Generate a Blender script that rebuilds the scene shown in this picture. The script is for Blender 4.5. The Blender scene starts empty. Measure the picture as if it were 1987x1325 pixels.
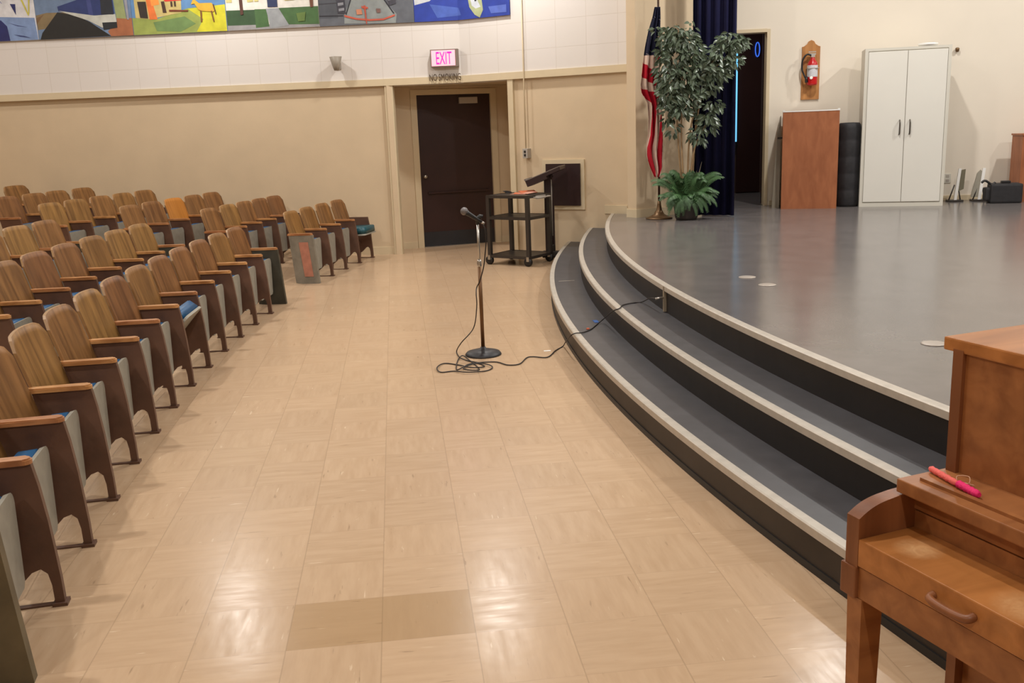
import bpy, bmesh, math, random
from mathutils import Vector, Matrix
random.seed(7)
C = bpy.context.scene.collection
SC = bpy.context.scene
PI = math.pi

# ------------------------------------------------------------------ camera
F_, PITCH, YAW, ROLL, HC = 1843.37, .221088, .113996, -.0375873, 1.60252
_f = Vector((math.sin(YAW)*math.cos(PITCH), math.cos(YAW)*math.cos(PITCH), -math.sin(PITCH)))
_r0 = Vector((math.cos(YAW), -math.sin(YAW), 0)); _u0 = _r0.cross(_f)
_r = math.cos(ROLL)*_r0 + math.sin(ROLL)*_u0
_u = -math.sin(ROLL)*_r0 + math.cos(ROLL)*_u0
CAM = Vector((0, 0, HC))
cd = bpy.data.cameras.new('camera'); cam = bpy.data.objects.new('camera', cd); C.objects.link(cam)
cd.sensor_width = 36; cd.lens = 36*F_/1987; cd.clip_start = .05; cd.clip_end = 100
cam.matrix_world = Matrix(((_r.x, _u.x, -_f.x, 0), (_r.y, _u.y, -_f.y, 0), (_r.z, _u.z, -_f.z, HC), (0, 0, 0, 1)))
SC.camera = cam
SC.view_settings.view_transform = 'Standard'; SC.view_settings.look = 'None'
SC.view_settings.gamma = 1; SC.view_settings.exposure = 0.14
try: SC.view_settings.use_curve_mapping = False
except Exception: pass
w = bpy.data.worlds.new('world'); SC.world = w; w.use_nodes = True
w.node_tree.nodes['Background'].inputs[0].default_value = (.9, .75, .6, 1)
w.node_tree.nodes['Background'].inputs[1].default_value = .02

# ------------------------------------------------------------------ ceiling lamps and added fill lights
def lamp(x, y, z, power, size=.3, col=(1, .975, .93)):
    l = bpy.data.lights.new('ceiling_or_fill_lamp', 'AREA'); l.shape = 'DISK'; l.size = size; l.energy = power; l.color = col
    o = bpy.data.objects.new('ceiling_or_fill_lamp', l); C.objects.link(o); o.location = (x, y, z); return o
for (x, y, e) in ((-2.4, 11.9, 62), (1.0, 11.35, 64), (-5.9, 11.4, 55)): lamp(x, y, 4.62, e, .2)  # last is an added fill for the left part of the far wall
for (x, y, e) in ((-3.1, 7.4, 66), (.7, 7.4, 66), (-3.1, 3.2, 58), (.7, 3.2, 58), (-3.1, -1, 55), (.7, -1, 55)): lamp(x, y, 4.62, e, .16)
for (x, y, e) in ((4.5, 9.1, 84), (7.7, 8.5, 98), (4.6, 5.4, 75), (7.8, 4.6, 90)): lamp(x, y, 4.75, e, .16)  # last two are added fills that brighten the stage and its back wall

# ------------------------------------------------------------------ helpers
def ray(px, py): return _f + _r*((px-993.5)/F_) - _u*((py-662.5)/F_)
def onz(px, py, z=0.0):
    d = ray(px, py); return CAM + d*((z-HC)/d.z)
def onw(px, py, W):                 # vertical plane y = a + b x
    d = ray(px, py); return CAM + d*(W[0]/(d.y-W[1]*d.x))
def proj(P):
    d = P-CAM; z = d.dot(_f); return 993.5+F_*d.dot(_r)/z, 662.5-F_*d.dot(_u)/z
def zat(x, y, py):
    a, b = -2, 6
    for _ in range(40):
        m = (a+b)/2
        if proj(Vector((x, y, m)))[1] > py: a = m
        else: b = m
    return a

def lin(c):
    return tuple(((v/255)/12.92 if v/255 <= .04045 else ((v/255+.055)/1.055)**2.4) for v in c)+(1,)
def mat(name, col, rough=.6, metal=0, noise=0, nscale=8, bump=0, spec=.5, emit=None, stretch=None, bscale=60, coat=0):
    m = bpy.data.materials.new(name); m.use_nodes = True; nt = m.node_tree; b = nt.nodes['Principled BSDF']
    c = lin(col); b.inputs['Base Color'].default_value = c; b.inputs['Roughness'].default_value = rough
    b.inputs['Metallic'].default_value = metal; b.inputs['Specular IOR Level'].default_value = spec
    if coat: b.inputs['Coat Weight'].default_value = coat; b.inputs['Coat Roughness'].default_value = .15
    if emit: b.inputs['Emission Color'].default_value = c; b.inputs['Emission Strength'].default_value = emit
    tc = nt.nodes.new('ShaderNodeTexCoord')
    if noise:
        mp = nt.nodes.new('ShaderNodeMapping'); nt.links.new(tc.outputs['Object'], mp.inputs[0])
        mp.inputs['Scale'].default_value = stretch or (1, 1, 1)
        n = nt.nodes.new('ShaderNodeTexNoise'); n.inputs['Scale'].default_value = nscale; n.inputs['Detail'].default_value = 5
        nt.links.new(mp.outputs[0], n.inputs[0])
        r = nt.nodes.new('ShaderNodeValToRGB')
        r.color_ramp.elements[0].position = .3; r.color_ramp.elements[1].position = .7
        r.color_ramp.elements[0].color = tuple(v*(1-noise) for v in c[:3])+(1,)
        r.color_ramp.elements[1].color = tuple(min(1, v*(1+noise)) for v in c[:3])+(1,)
        nt.links.new(n.outputs[0], r.inputs[0]); nt.links.new(r.outputs[0], b.inputs['Base Color'])
    if bump:
        n2 = nt.nodes.new('ShaderNodeTexNoise'); n2.inputs['Scale'].default_value = bscale; nt.links.new(tc.outputs['Object'], n2.inputs[0])
        bp = nt.nodes.new('ShaderNodeBump'); bp.inputs['Strength'].default_value = bump; bp.inputs['Distance'].default_value = .004
        nt.links.new(n2.outputs[0], bp.inputs['Height']); nt.links.new(bp.outputs[0], b.inputs['Normal'])
    return m
class N:                             # tiny node-graph writer
    def __init__(s, m): s.nt = m.node_tree
    def n(s, t, **k):
        x = s.nt.nodes.new('ShaderNode'+t)
        for a, b in k.items(): setattr(x, a, b)
        return x
    def l(s, a, b): s.nt.links.new(a, b)
    def m(s, op, a, b=None, c=None):
        x = s.n('Math', operation=op)
        for i, v in enumerate((a, b, c)):
            if v is None: continue
            if isinstance(v, (int, float)): x.inputs[i].default_value = v
            else: s.l(v, x.inputs[i])
        return x.outputs[0]
    def mix(s, f, a, b):
        x = s.n('Mix', data_type='RGBA')
        for i, v in ((0, f), (6, a), (7, b)):
            if isinstance(v, (int, float)): x.inputs[i].default_value = v
            elif isinstance(v, tuple): x.inputs[i].default_value = v
            else: s.l(v, x.inputs[i])
        return x.outputs[2]

def wood(name, dark, light, grain=(1, 1, 14), rough=.4, scale=2.2, rnd=.0, coat=.0, spec=.4):
    m = bpy.data.materials.new(name); m.use_nodes = True; g = N(m); b = m.node_tree.nodes['Principled BSDF']
    tc = g.n('TexCoord'); mp = g.n('Mapping'); mp.inputs['Scale'].default_value = grain; g.l(tc.outputs['Object'], mp.inputs[0])
    oi = g.n('ObjectInfo'); va = g.n('VectorMath', operation='ADD'); g.l(mp.outputs[0], va.inputs[0])
    cb = g.n('CombineXYZ'); g.l(g.m('MULTIPLY', oi.outputs['Random'], 30.0), cb.inputs[0]); g.l(g.m('MULTIPLY', oi.outputs['Random'], 17.0), cb.inputs[1]); g.l(cb.outputs[0], va.inputs[1])
    n = g.n('TexNoise'); n.inputs['Scale'].default_value = scale; n.inputs['Detail'].default_value = 6; n.inputs['Distortion'].default_value = .6; g.l(va.outputs[0], n.inputs[0])
    r = g.n('ValToRGB'); r.color_ramp.elements[0].position = .32; r.color_ramp.elements[1].position = .68
    r.color_ramp.elements[0].color = lin(dark); r.color_ramp.elements[1].color = lin(light); g.l(n.outputs[0], r.inputs[0])
    hs = g.n('HueSaturation'); g.l(r.outputs[0], hs.inputs['Color'])
    if rnd:
        g.l(g.m('ADD', g.m('MULTIPLY', oi.outputs['Random'], rnd), 1-rnd/2), hs.inputs['Value'])
        g.l(g.m('ADD', g.m('MULTIPLY', oi.outputs['Random'], rnd*.06), .5-rnd*.03), hs.inputs['Hue'])
    g.l(hs.outputs[0], b.inputs['Base Color']); b.inputs['Roughness'].default_value = rough; b.inputs['Specular IOR Level'].default_value = spec
    if coat: b.inputs['Coat Weight'].default_value = coat; b.inputs['Coat Roughness'].default_value = .2
    return m

class MB:
    def __init__(s): s.bm = bmesh.new(); s.mi = 0
    def face(s, pts, mi=None):
        f = s.bm.faces.new([s.bm.verts.new(p) for p in pts]); f.material_index = s.mi if mi is None else mi; return f
    def box(s, a, b, M=None, taper=None, bev=0):
        xs, ys, zs = (a[0], b[0]), (a[1], b[1]), (a[2], b[2]); v = []
        for k in (0, 1):
            for (i, j) in ((0, 0), (1, 0), (1, 1), (0, 1)):
                p = Vector((xs[i], ys[j], zs[k]))
                if taper and k == 0:
                    c = Vector(((xs[0]+xs[1])/2, (ys[0]+ys[1])/2, zs[0])); p = c+(p-c)*taper
                if M is not None: p = M @ p
                v.append(s.bm.verts.new(p))
        fs = [s.bm.faces.new([v[i] for i in q]) for q in ((3, 2, 1, 0), (4, 5, 6, 7), (0, 1, 5, 4), (1, 2, 6, 5), (2, 3, 7, 6), (3, 0, 4, 7))]
        for f in fs: f.material_index = s.mi
        if bev:
            es = set(e for f in fs for e in f.edges)
            r = bmesh.ops.bevel(s.bm, geom=list(es), offset=bev, segments=2, profile=.6, affect='EDGES')
            for f in r['faces']: f.material_index = s.mi
        return s
    def prism(s, poly, t0, t1, ax='y', M=None, cap=None):     # poly of (p,q): ax y -> (x,z); ax z -> (x,y); ax x -> (y,z)
        def mk(p, q, t):
            v = Vector((p, t, q)) if ax == 'y' else Vector((p, q, t)) if ax == 'z' else Vector((t, p, q))
            return M @ v if M is not None else v
        A = [s.bm.verts.new(mk(p, q, t0)) for p, q in poly]; B = [s.bm.verts.new(mk(p, q, t1)) for p, q in poly]
        n = len(poly); fs = []
        for i in range(n):
            fs.append(s.bm.faces.new((A[i], A[(i+1) % n], B[(i+1) % n], B[i])))
        fs.append(s.bm.faces.new(A[::-1])); fs.append(s.bm.faces.new(B))
        for f in fs: f.material_index = s.mi
        if cap is not None: fs[-1].material_index = cap
        return s
    def tube(s, pts, r, seg=8, caps=True):
        pts = [Vector(p) for p in pts]; n = len(pts)
        rr = r if isinstance(r, (list, tuple)) else [r]*n; rings = []; up = None
        for i, p in enumerate(pts):
            t = (pts[min(i+1, n-1)]-pts[max(i-1, 0)]).normalized()
            if up is None: up = Vector((0, 0, 1)) if abs(t.z) < .9 else Vector((1, 0, 0))
            a = t.cross(up)
            if a.length < 1e-5: a = t.orthogonal()
            a.normalize(); b = a.cross(t).normalized(); up = b
            rings.append([s.bm.verts.new(p+(a*math.cos(2*PI*k/seg)+b*math.sin(2*PI*k/seg))*rr[i]) for k in range(seg)])
        for i in range(n-1):
            for k in range(seg):
                f = s.bm.faces.new((rings[i][k], rings[i][(k+1) % seg], rings[i+1][(k+1) % seg], rings[i+1][k])); f.material_index = s.mi; f.smooth = True
        if caps:
            for R in (rings[0][::-1], rings[-1]): s.bm.faces.new(R).material_index = s.mi
        return s
    def lathe(s, prof, c=(0, 0, 0), seg=24, M=None):
        rings = []
        for r, z in prof:
            ring = []
            for k in range(seg):
                p = Vector((c[0]+r*math.cos(2*PI*k/seg), c[1]+r*math.sin(2*PI*k/seg), c[2]+z))
                ring.append(s.bm.verts.new(M @ p if M is not None else p))
            rings.append(ring)
        for i in range(len(rings)-1):
            for k in range(seg):
                f = s.bm.faces.new((rings[i][k], rings[i][(k+1) % seg], rings[i+1][(k+1) % seg], rings[i+1][k])); f.material_index = s.mi; f.smooth = True
        s.bm.faces.new(rings[0][::-1]).material_index = s.mi; s.bm.faces.new(rings[-1]).material_index = s.mi
        return s
    def build(s, name, mats, parent=None, smooth=False, recalc=True, loc=None):
        if recalc: bmesh.ops.recalc_face_normals(s.bm, faces=s.bm.faces)
        me = bpy.data.meshes.new(name); s.bm.to_mesh(me); s.bm.free()
        for m in (mats if isinstance(mats, (list, tuple)) else [mats]): me.materials.append(m)
        if smooth:
            for p in me.polygons: p.use_smooth = True
        o = bpy.data.objects.new(name, me); C.objects.link(o)
        if loc is not None:
            me.transform(Matrix.Translation(-Vector(loc))); o.location = loc
        if parent: o.parent = parent
        return o
def spline(pts, n=8):
    P = [Vector(p) for p in pts]; out = []
    for i in range(len(P)-1):
        a, b, c, d = P[max(i-1, 0)], P[i], P[i+1], P[min(i+2, len(P)-1)]
        for k in range(n):
            t = k/n; out.append(.5*((2*b)+(c-a)*t+(2*a-5*b+4*c-d)*t*t+(3*b-a-3*c+d)*t**3))
    out.append(P[-1]); return out
def thing(name, label, cat, loc=(0, 0, 0), rz=0, group=None):
    o = bpy.data.objects.new(name, None); C.objects.link(o); o.location = loc; o.rotation_euler = (0, 0, rz)
    o.empty_display_size = .1; o['label'] = label; o['category'] = cat
    if group: o['group'] = group
    return o
def tag(o, label, cat, group=None):
    o['label'] = label; o['category'] = cat
    if group: o['group'] = group
    return o
def struct(o): o['kind'] = 'structure'; return o

# ------------------------------------------------------------------ layout constants
T = .3048; X0, Y0 = -.44169, 3.12313
CX, CY = 20.1, 5.9                              # centre of the stage and seating arcs
RS = .1785                                      # riser
STZ = 3*RS
R1, R2, R3 = 18.93, 18.64, 18.365
W1 = (12.8085, -.19821); BX = .92; BY = W1[0]+W1[1]*BX
W2s = -.741; W2 = (BY-W2s*BX, W2s)
D = (13.354, .18734)
ZT = 2.1925
SW = (12.595, -.2285)                           # stage back wall

# ------------------------------------------------------------------ materials
M = {}
M['lower'] = mat('beige_wall_paint', (212, 191, 160), .55, noise=.03, nscale=3, bump=.15, bscale=90)
M['trimpaint'] = mat('cream_trim_paint', (214, 197, 165), .5, noise=.03, nscale=6)
M['ceil'] = mat('ceiling_paint', (226, 216, 200), .9)
M['stagewall'] = mat('stage_wall_paint', (231, 221, 205), .6, noise=.02, nscale=2)
def block_mat():
    m = mat('white_block_paint', (226, 216, 205), .6); g = N(m); b = m.node_tree.nodes['Principled BSDF']
    uv = g.n('UVMap'); br = g.n('TexBrick'); g.l(uv.outputs[0], br.inputs[0])
    br.inputs['Scale'].default_value = 1; br.inputs['Brick Width'].default_value = .406; br.inputs['Row Height'].default_value = .325; br.offset = 0
    br.inputs['Mortar Size'].default_value = .004; br.inputs['Mortar Smooth'].default_value = .6
    br.inputs['Color1'].default_value = lin((225, 219, 214)); br.inputs['Color2'].default_value = lin((224, 218, 212)); br.inputs['Mortar'].default_value = lin((210, 202, 194))
    g.l(br.outputs[0], b.inputs['Base Color'])
    bp = g.n('Bump'); bp.inputs['Strength'].default_value = .2; bp.inputs['Distance'].default_value = .003; bp.invert = True
    g.l(br.outputs[1], bp.inputs['Height']); g.l(bp.outputs[0], b.inputs['Normal'])
    return m
M['block'] = block_mat()
def floor_mat():
    m = mat('vinyl_tile_floor', (205, 182, 152), .3); g = N(m); b = m.node_tree.nodes['Principled BSDF']
    ge = g.n('NewGeometry'); sp = g.n('SeparateXYZ'); g.l(ge.outputs['Position'], sp.inputs[0])
    u = g.m('DIVIDE', g.m('SUBTRACT', sp.outputs[0], X0), T); v = g.m('DIVIDE', g.m('SUBTRACT', sp.outputs[1], Y0), T)
    iu, iv = g.m('FLOOR', u), g.m('FLOOR', v); fu, fv = g.m('FRACT', u), g.m('FRACT', v)
    def edge(f): return g.m('MINIMUM', f, g.m('SUBTRACT', 1.0, f))
    su = g.m('LESS_THAN', edge(fu), .0065); sv = g.m('LESS_THAN', edge(fv), .004)
    cb = g.n('CombineXYZ'); g.l(iu, cb.inputs[0]); g.l(iv, cb.inputs[1])
    wn = g.n('TexWhiteNoise', noise_dimensions='3D'); g.l(cb.outputs[0], wn.inputs[0])
    par = g.m('GREATER_THAN', g.m('ABSOLUTE', g.m('MODULO', g.m('ADD', iu, iv), 2.0)), .5)
    # streaks: grain direction alternates from tile to tile
    def streak(sx, sy, sc, seed, lo, hi):
        c = g.n('CombineXYZ'); g.l(g.m('MULTIPLY', u, sx), c.inputs[0]); g.l(g.m('MULTIPLY', v, sy), c.inputs[1])
        g.l(g.m('ADD', g.m('MULTIPLY', wn.outputs[0], 40.0), seed), c.inputs[2])
        n = g.n('TexNoise'); n.inputs['Scale'].default_value = sc; n.inputs['Detail'].default_value = 3; n.inputs['Roughness'].default_value = .55; g.l(c.outputs[0], n.inputs[0])
        mr = g.n('MapRange'); mr.inputs[1].default_value = lo; mr.inputs[2].default_value = hi; g.l(n.outputs[0], mr.inputs[0]); return mr.outputs[0]
    def both(sc, a, bb, seed, lo, hi):
        x = streak(a, bb, sc, seed, lo, hi); y = streak(bb, a, sc, seed+5, lo, hi)
        return g.m('ADD', g.m('MULTIPLY', x, par), g.m('MULTIPLY', y, g.m('SUBTRACT', 1.0, par)))
    s1 = both(1.0, 1.3, 9, 0, .35, .7)
    s2 = both(1.0, 2.2, 18, 11, .67, .76)
    s3 = both(1.0, 2.2, 18, 23, .69, .78)
    base = g.mix(g.m('MULTIPLY', s1, .5), lin((195, 168, 138)), lin((174, 145, 113)))
    hs = g.n('HueSaturation'); g.l(base, hs.inputs['Color']); g.l(g.m('ADD', g.m('MULTIPLY', wn.outputs[0], .07), .965), hs.inputs['Value'])
    dk = g.m('MULTIPLY', g.m('MULTIPLY', g.m('COMPARE', iv, -1.0, .1), g.m('LESS_THAN', g.m('ABSOLUTE', g.m('SUBTRACT', iu, .5)), .6)), .55)
    c1 = g.mix(dk, hs.outputs[0], lin((160, 130, 90)))
    c2 = g.mix(g.m('MULTIPLY', s2, .5), c1, lin((112, 88, 64)))
    c3 = g.mix(g.m('MULTIPLY', s3, .6), c2, lin((236, 218, 190)))
    seam = g.m('MAXIMUM', g.m('MULTIPLY', su, .32), g.m('MULTIPLY', sv, .2))
    c4 = g.mix(seam, c3, lin((120, 100, 76)))
    # large worn patches
    n = g.n('TexNoise'); n.inputs['Scale'].default_value = .9; g.l(ge.outputs['Position'], n.inputs[0])
    c5 = g.mix(g.m('MULTIPLY', n.outputs[0], .16), c4, lin((180, 138, 108)))
    g.l(c5, b.inputs['Base Color'])
    g.l(g.m('ADD', g.m('MULTIPLY', s1, .07), .19), b.inputs['Roughness'])
    b.inputs['Specular IOR Level'].default_value = .15
    n3 = g.n('TexNoise'); n3.inputs['Scale'].default_value = 9; g.l(ge.outputs['Position'], n3.inputs[0])
    bp = g.n('Bump'); bp.inputs['Strength'].default_value = .1; bp.inputs['Distance'].default_value = .006; g.l(n3.outputs[0], bp.inputs['Height']); g.l(bp.outputs[0], b.inputs['Normal'])
    return m
M['floor'] = floor_mat()
M['stagefloor'] = mat('grey_stage_vinyl', (109, 104, 103), .19, noise=.10, nscale=5, bump=.06, bscale=14, spec=.6)
M['tread'] = mat('dark_grey_tread_vinyl', (72, 71, 74), .42, noise=.14, nscale=9, bump=.05, bscale=20, spec=.5)
M['riser'] = mat('black_rubber_riser', (32, 28, 27), .5, noise=.15, nscale=6, spec=.35)
M['riser1'] = mat('lit_brown_riser', (58, 50, 44), .5, noise=.25, nscale=3, spec=.35)  # bottom riser made lighter: the light it catches put into its colour
M['nosing'] = mat('grey_aluminium_nosing', (186, 178, 166), .45, metal=.25, noise=.08, nscale=20)
M['seatwood'] = wood('varnished_seat_plywood', (104, 68, 34), (150, 106, 60), grain=(4, 12, 1), rough=.42, scale=1.6, rnd=.35, spec=.4)
M['seatwoodbright'] = wood('orange_seat_plywood', (170, 105, 36), (196, 128, 52), grain=(4, 12, 1), rough=.4, scale=1.6)
M['plyedge'] = mat('pale_ply_edge', (158, 122, 80), .5)
M['armwood'] = wood('armrest_wood', (150, 98, 58), (200, 146, 96), grain=(3, 14, 6), rough=.35, rnd=.2, spec=.5)
M['iron'] = mat('dark_brown_cast_iron', (98, 70, 56), .5, noise=.15, nscale=10, bump=.1)
M['endpaint'] = mat('worn_grey_end_panel', (128, 122, 110), .5, noise=.18, nscale=12)
M['enddark'] = mat('dark_green_end_panel', (62, 60, 50), .5, noise=.25, nscale=9)
M['endolive'] = mat('olive_brown_end_panel', (92, 82, 60), .5, noise=.25, nscale=8)
M['pink'] = mat('faded_pink_inset', (178, 120, 100), .6, noise=.15, nscale=14)
M['pan'] = mat('grey_painted_seat_pan', (150, 146, 134), .5, noise=.08, nscale=20)
M['blue'] = mat('blue_vinyl_cushion', (28, 84, 128), .4, noise=.15, nscale=20)
M['teal'] = mat('teal_vinyl_cushion', (24, 78, 88), .4, noise=.12, nscale=20)
M['piano'] = wood('walnut_piano_wood', (134, 82, 44), (166, 108, 62), grain=(9, 1.2, 9), rough=.42, scale=2.0, spec=.45)
M['pianodark'] = wood('walnut_piano_end_wood', (110, 64, 36), (144, 90, 54), grain=(8, 8, 1.4), rough=.42, scale=2.0)
def lid_mat():
    m = wood('worn_piano_lid_wood', (156, 98, 48), (186, 122, 66), grain=(9, 1.2, 9), rough=.4, scale=2.0)
    g = N(m); b = m.node_tree.nodes['Principled BSDF']; tc = g.n('TexCoord')
    src = b.inputs['Base Color'].links[0].from_socket
    tot = None
    for (x, y, r) in ((.09, .075, .055), (.36, .07, .075)):
        sb = g.n('VectorMath', operation='SUBTRACT'); g.l(tc.outputs['Object'], sb.inputs[0]); sb.inputs[1].default_value = (x, y, .72)
        ln = g.n('VectorMath', operation='LENGTH'); g.l(sb.outputs[0], ln.inputs[0])
        mr = g.n('MapRange'); mr.inputs[1].default_value = r; mr.inputs[2].default_value = r*.35; g.l(ln.outputs['Value'], mr.inputs[0])
        tot = mr.outputs[0] if tot is None else g.m('ADD', tot, mr.outputs[0])
    n = g.n('TexNoise'); n.inputs['Scale'].default_value = 40; n.inputs['Distortion'].default_value = 1.5; g.l(tc.outputs['Object'], n.inputs[0])
    g.l(g.mix(g.m('MULTIPLY', g.m('MULTIPLY', tot, n.outputs[0]), .8), src, lin((232, 190, 140))), b.inputs['Base Color'])
    return m
M['lid'] = lid_mat()
M['exitdoor'] = mat('dark_brown_door', (52, 30, 28), .4, noise=.12, nscale=3)
M['kick'] = mat('grey_blue_kick_plate', (42, 42, 46), .45, metal=.1, noise=.1)
M['chrome'] = mat('brushed_chrome', (190, 186, 180), .3, metal=.9)
M['greyplate'] = mat('pale_grey_plate', (176, 168, 158), .5)
M['black'] = mat('black_plastic', (26, 25, 26), .45)
M['cable'] = mat('black_cable', (36, 28, 26), .5)
M['blackmetal'] = mat('black_enamelled_steel', (54, 48, 44), .42, noise=.1)
M['darkpanel'] = mat('dark_brown_access_panel', (46, 28, 28), .45, noise=.08)
M['curtain'] = mat('navy_velvet_curtain', (30, 30, 58), .9, noise=.2, nscale=3, spec=.1)
M['leaf'] = mat('glossy_ficus_leaf', (80, 94, 74), .36, noise=.35, nscale=9)
M['fern'] = mat('green_fern_frond', (66, 98, 58), .5, noise=.35, nscale=12)
M['bark'] = mat('tan_ficus_stem', (150, 122, 88), .7, noise=.2)
M['pot'] = mat('dark_plant_pot', (52, 44, 40), .6)
M['dry'] = mat('dried_grass_blade', (120, 110, 90), .7)
M['brass'] = mat('aged_brass', (110, 84, 56), .4, metal=.6)
M['cab'] = mat('pale_grey_steel_cabinet', (226, 223, 214), .42, noise=.015, nscale=2)
M['cabedge'] = mat('pale_grey_cabinet_edge', (212, 208, 196), .42)
M['lectern'] = wood('red_brown_laminate', (150, 90, 58), (170, 106, 70), grain=(3, 3, 1), rough=.45, scale=4)
M['greyboard'] = mat('grey_folding_board', (146, 138, 122), .6)
M['plaque'] = wood('golden_oak_plaque', (158, 104, 56), (188, 132, 76), grain=(6, 6, 1), rough=.5, scale=3)
M['red'] = mat('red_enamel', (190, 24, 30), .3)
M['white'] = mat('white_plastic', (244, 242, 238), .45)
M['white2'] = mat('off_white_paper_label', (205, 205, 210), .6, noise=.12, nscale=60)
M['bag'] = mat('black_nylon_bag', (38, 37, 40), .7, noise=.2, nscale=20, bump=.3, bscale=30)
M['greymesh'] = mat('grey_slatted_panel', (150, 144, 130), .6)
M['olivepanel'] = mat('olive_grey_panel', (118, 112, 92), .6)
M['signbox'] = mat('grey_brown_sign_case', (128, 112, 102), .5)
M['signface'] = mat('lit_pink_white_sign_face', (250, 176, 188), .5, emit=.6)
M['signletter'] = mat('lit_magenta_letters', (236, 10, 160), .5, emit=.75)
M['inkbrown'] = mat('dark_brown_lettering', (70, 50, 30), .6)
M['paper'] = mat('pink_paper', (206, 150, 130), .7)
M['orange'] = mat('orange_paper', (196, 104, 66), .7)
M['magenta'] = mat('hot_pink_yarn', (232, 36, 110), .8, bump=.5, bscale=200)
M['salmon'] = mat('salmon_yarn', (236, 108, 100), .8, bump=.5, bscale=200)
M['thread'] = mat('pale_thread', (196, 150, 120), .8)
M['tape'] = mat('blue_tape', (40, 90, 160), .6)
M['orangebit'] = mat('orange_plastic', (200, 90, 50), .5)
M['discs'] = mat('pale_floor_plate', (176, 166, 156), .4, metal=.3)
M['daylit'] = mat('daylight_glow', (110, 190, 235), .5, emit=1.1)
M['bluereflection'] = mat('glowing_blue_reflection', (60, 110, 230), .5, emit=.8)
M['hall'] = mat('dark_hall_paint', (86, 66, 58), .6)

# ------------------------------------------------------------------ room shell
def zf(R):
    T_ = [(21.72, 0), (22.39, .068), (23.25, .136), (24.11, .196), (24.97, .252), (25.83, .314), (30, .6)]
    if R <= T_[0][0]: return 0
    for (a, b), (c, d) in zip(T_, T_[1:]):
        if R <= c: return b+(d-b)*(R-a)/(c-a)
    return .6
def fxy(R, a): return Vector((CX-R*math.cos(math.radians(a)), CY+R*math.sin(math.radians(a)), 0))
b = MB(); b.face([(-9, -4, 0), (13, -4, 0), (13, 14.2, 0), (-9, 14.2, 0)])
Rs = [21.72, 22.39, 23.25, 24.11, 24.97, 25.83, 28.5]; An = [-26+1.5*i for i in range(36)]
for i in range(len(Rs)-1):
    for j in range(len(An)-1):
        pts = []
        for (R, a) in ((Rs[i], An[j]), (Rs[i], An[j+1]), (Rs[i+1], An[j+1]), (Rs[i+1], An[j])):
            p = fxy(R, a); p.z = zf(R)+.0005; pts.append(p)
        if all(p.y < 14.6 for p in pts): b.face(pts)
o = struct(b.build('floor', M['floor'], recalc=False))
for p in o.data.polygons:
    if p.normal.z < 0: p.flip()
b = MB(); b.face([(-9, -4, 4.8), (13, -4, 4.8), (13, 14.2, 4.8), (-9, 14.2, 4.8)]); struct(b.build('ceiling', M['ceil']))
b = MB(); b.box((-9.2, -4, 0), (-9, 15, 4.8)); struct(b.build('wall_left', M['lower']))
b = MB(); b.box((-9, -4.2, 0), (13, -4, 4.8)); struct(b.build('wall_rear', M['lower']))
b = MB(); b.box((13, -4, 0), (13.2, 14, 4.8)); struct(b.build('wall_right', M['stagewall']))

def wallbox(b, W, xa, xb, z0, z1, off, th):        # slab on plane W, front face pushed 'off' behind the plane
    s = W[1]; L = math.hypot(1, s); nx, ny = -s/L, 1/L
    A = Vector((xa, W[0]+s*xa, 0))+Vector((nx, ny, 0))*off; B = Vector((xb, W[0]+s*xb, 0))+Vector((nx, ny, 0))*off
    n = Vector((nx, ny, 0))*th
    b.prism([(A.x, A.y), (B.x, B.y), (B.x+n.x, B.y+n.y), (A.x+n.x, A.y+n.y)], z0, z1, ax='z')
def uvwall(o, dirx):
    me = o.data; uv = me.uv_layers.new(name='UVMap')
    for p in me.polygons:
        for li in p.loop_indices:
            co = me.vertices[me.loops[li].vertex_index].co
            uv.data[li].uv = (co.x*dirx[0]+co.y*dirx[1]+50.07, co.z-2.203+.325*60)
# upper painted block walls
b = MB(); wallbox(b, W1, -9, BX, ZT, 4.8, 0, .3); o = struct(b.build('wall_upper_left', M['block'])); L = math.hypot(1, W1[1]); uvwall(o, (1/L, W1[1]/L))
b = MB(); wallbox(b, W2, BX, 2.775, ZT, 4.8, 0, .3); o = struct(b.build('wall_upper_right', M['block'])); L = math.hypot(1, W2[1]); uvwall(o, (1/L, W2[1]/L))
OL, OR = .035, 1.462                                 # door opening edges
b = MB(); wallbox(b, W1, -9, OL-.1, 0, ZT, .05, .3); struct(b.build('wall_far_left', M['lower']))
b = MB(); wallbox(b, W2, OR+.06, 2.78, 0, ZT, .04, .3); struct(b.build('wall_far_right', M['lower']))
# trim band along the foot of the upper wall
b = MB(); wallbox(b, W1, -9, BX, ZT, ZT+.085, -.014, .02); wallbox(b, W2, BX, 2.775, ZT, ZT+.085, -.014, .02); struct(b.build('trim_1', M['trimpaint']))
# piers either side of the recess
b = MB(); wallbox(b, W1, OL-.105, OL, 0, ZT, -.004, .12); struct(b.build('trim_2', M['trimpaint']))
b = MB(); wallbox(b, W2, OR, OR+.062, 0, ZT, -.004, .12); struct(b.build('trim_3', M['trimpaint']))
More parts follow.
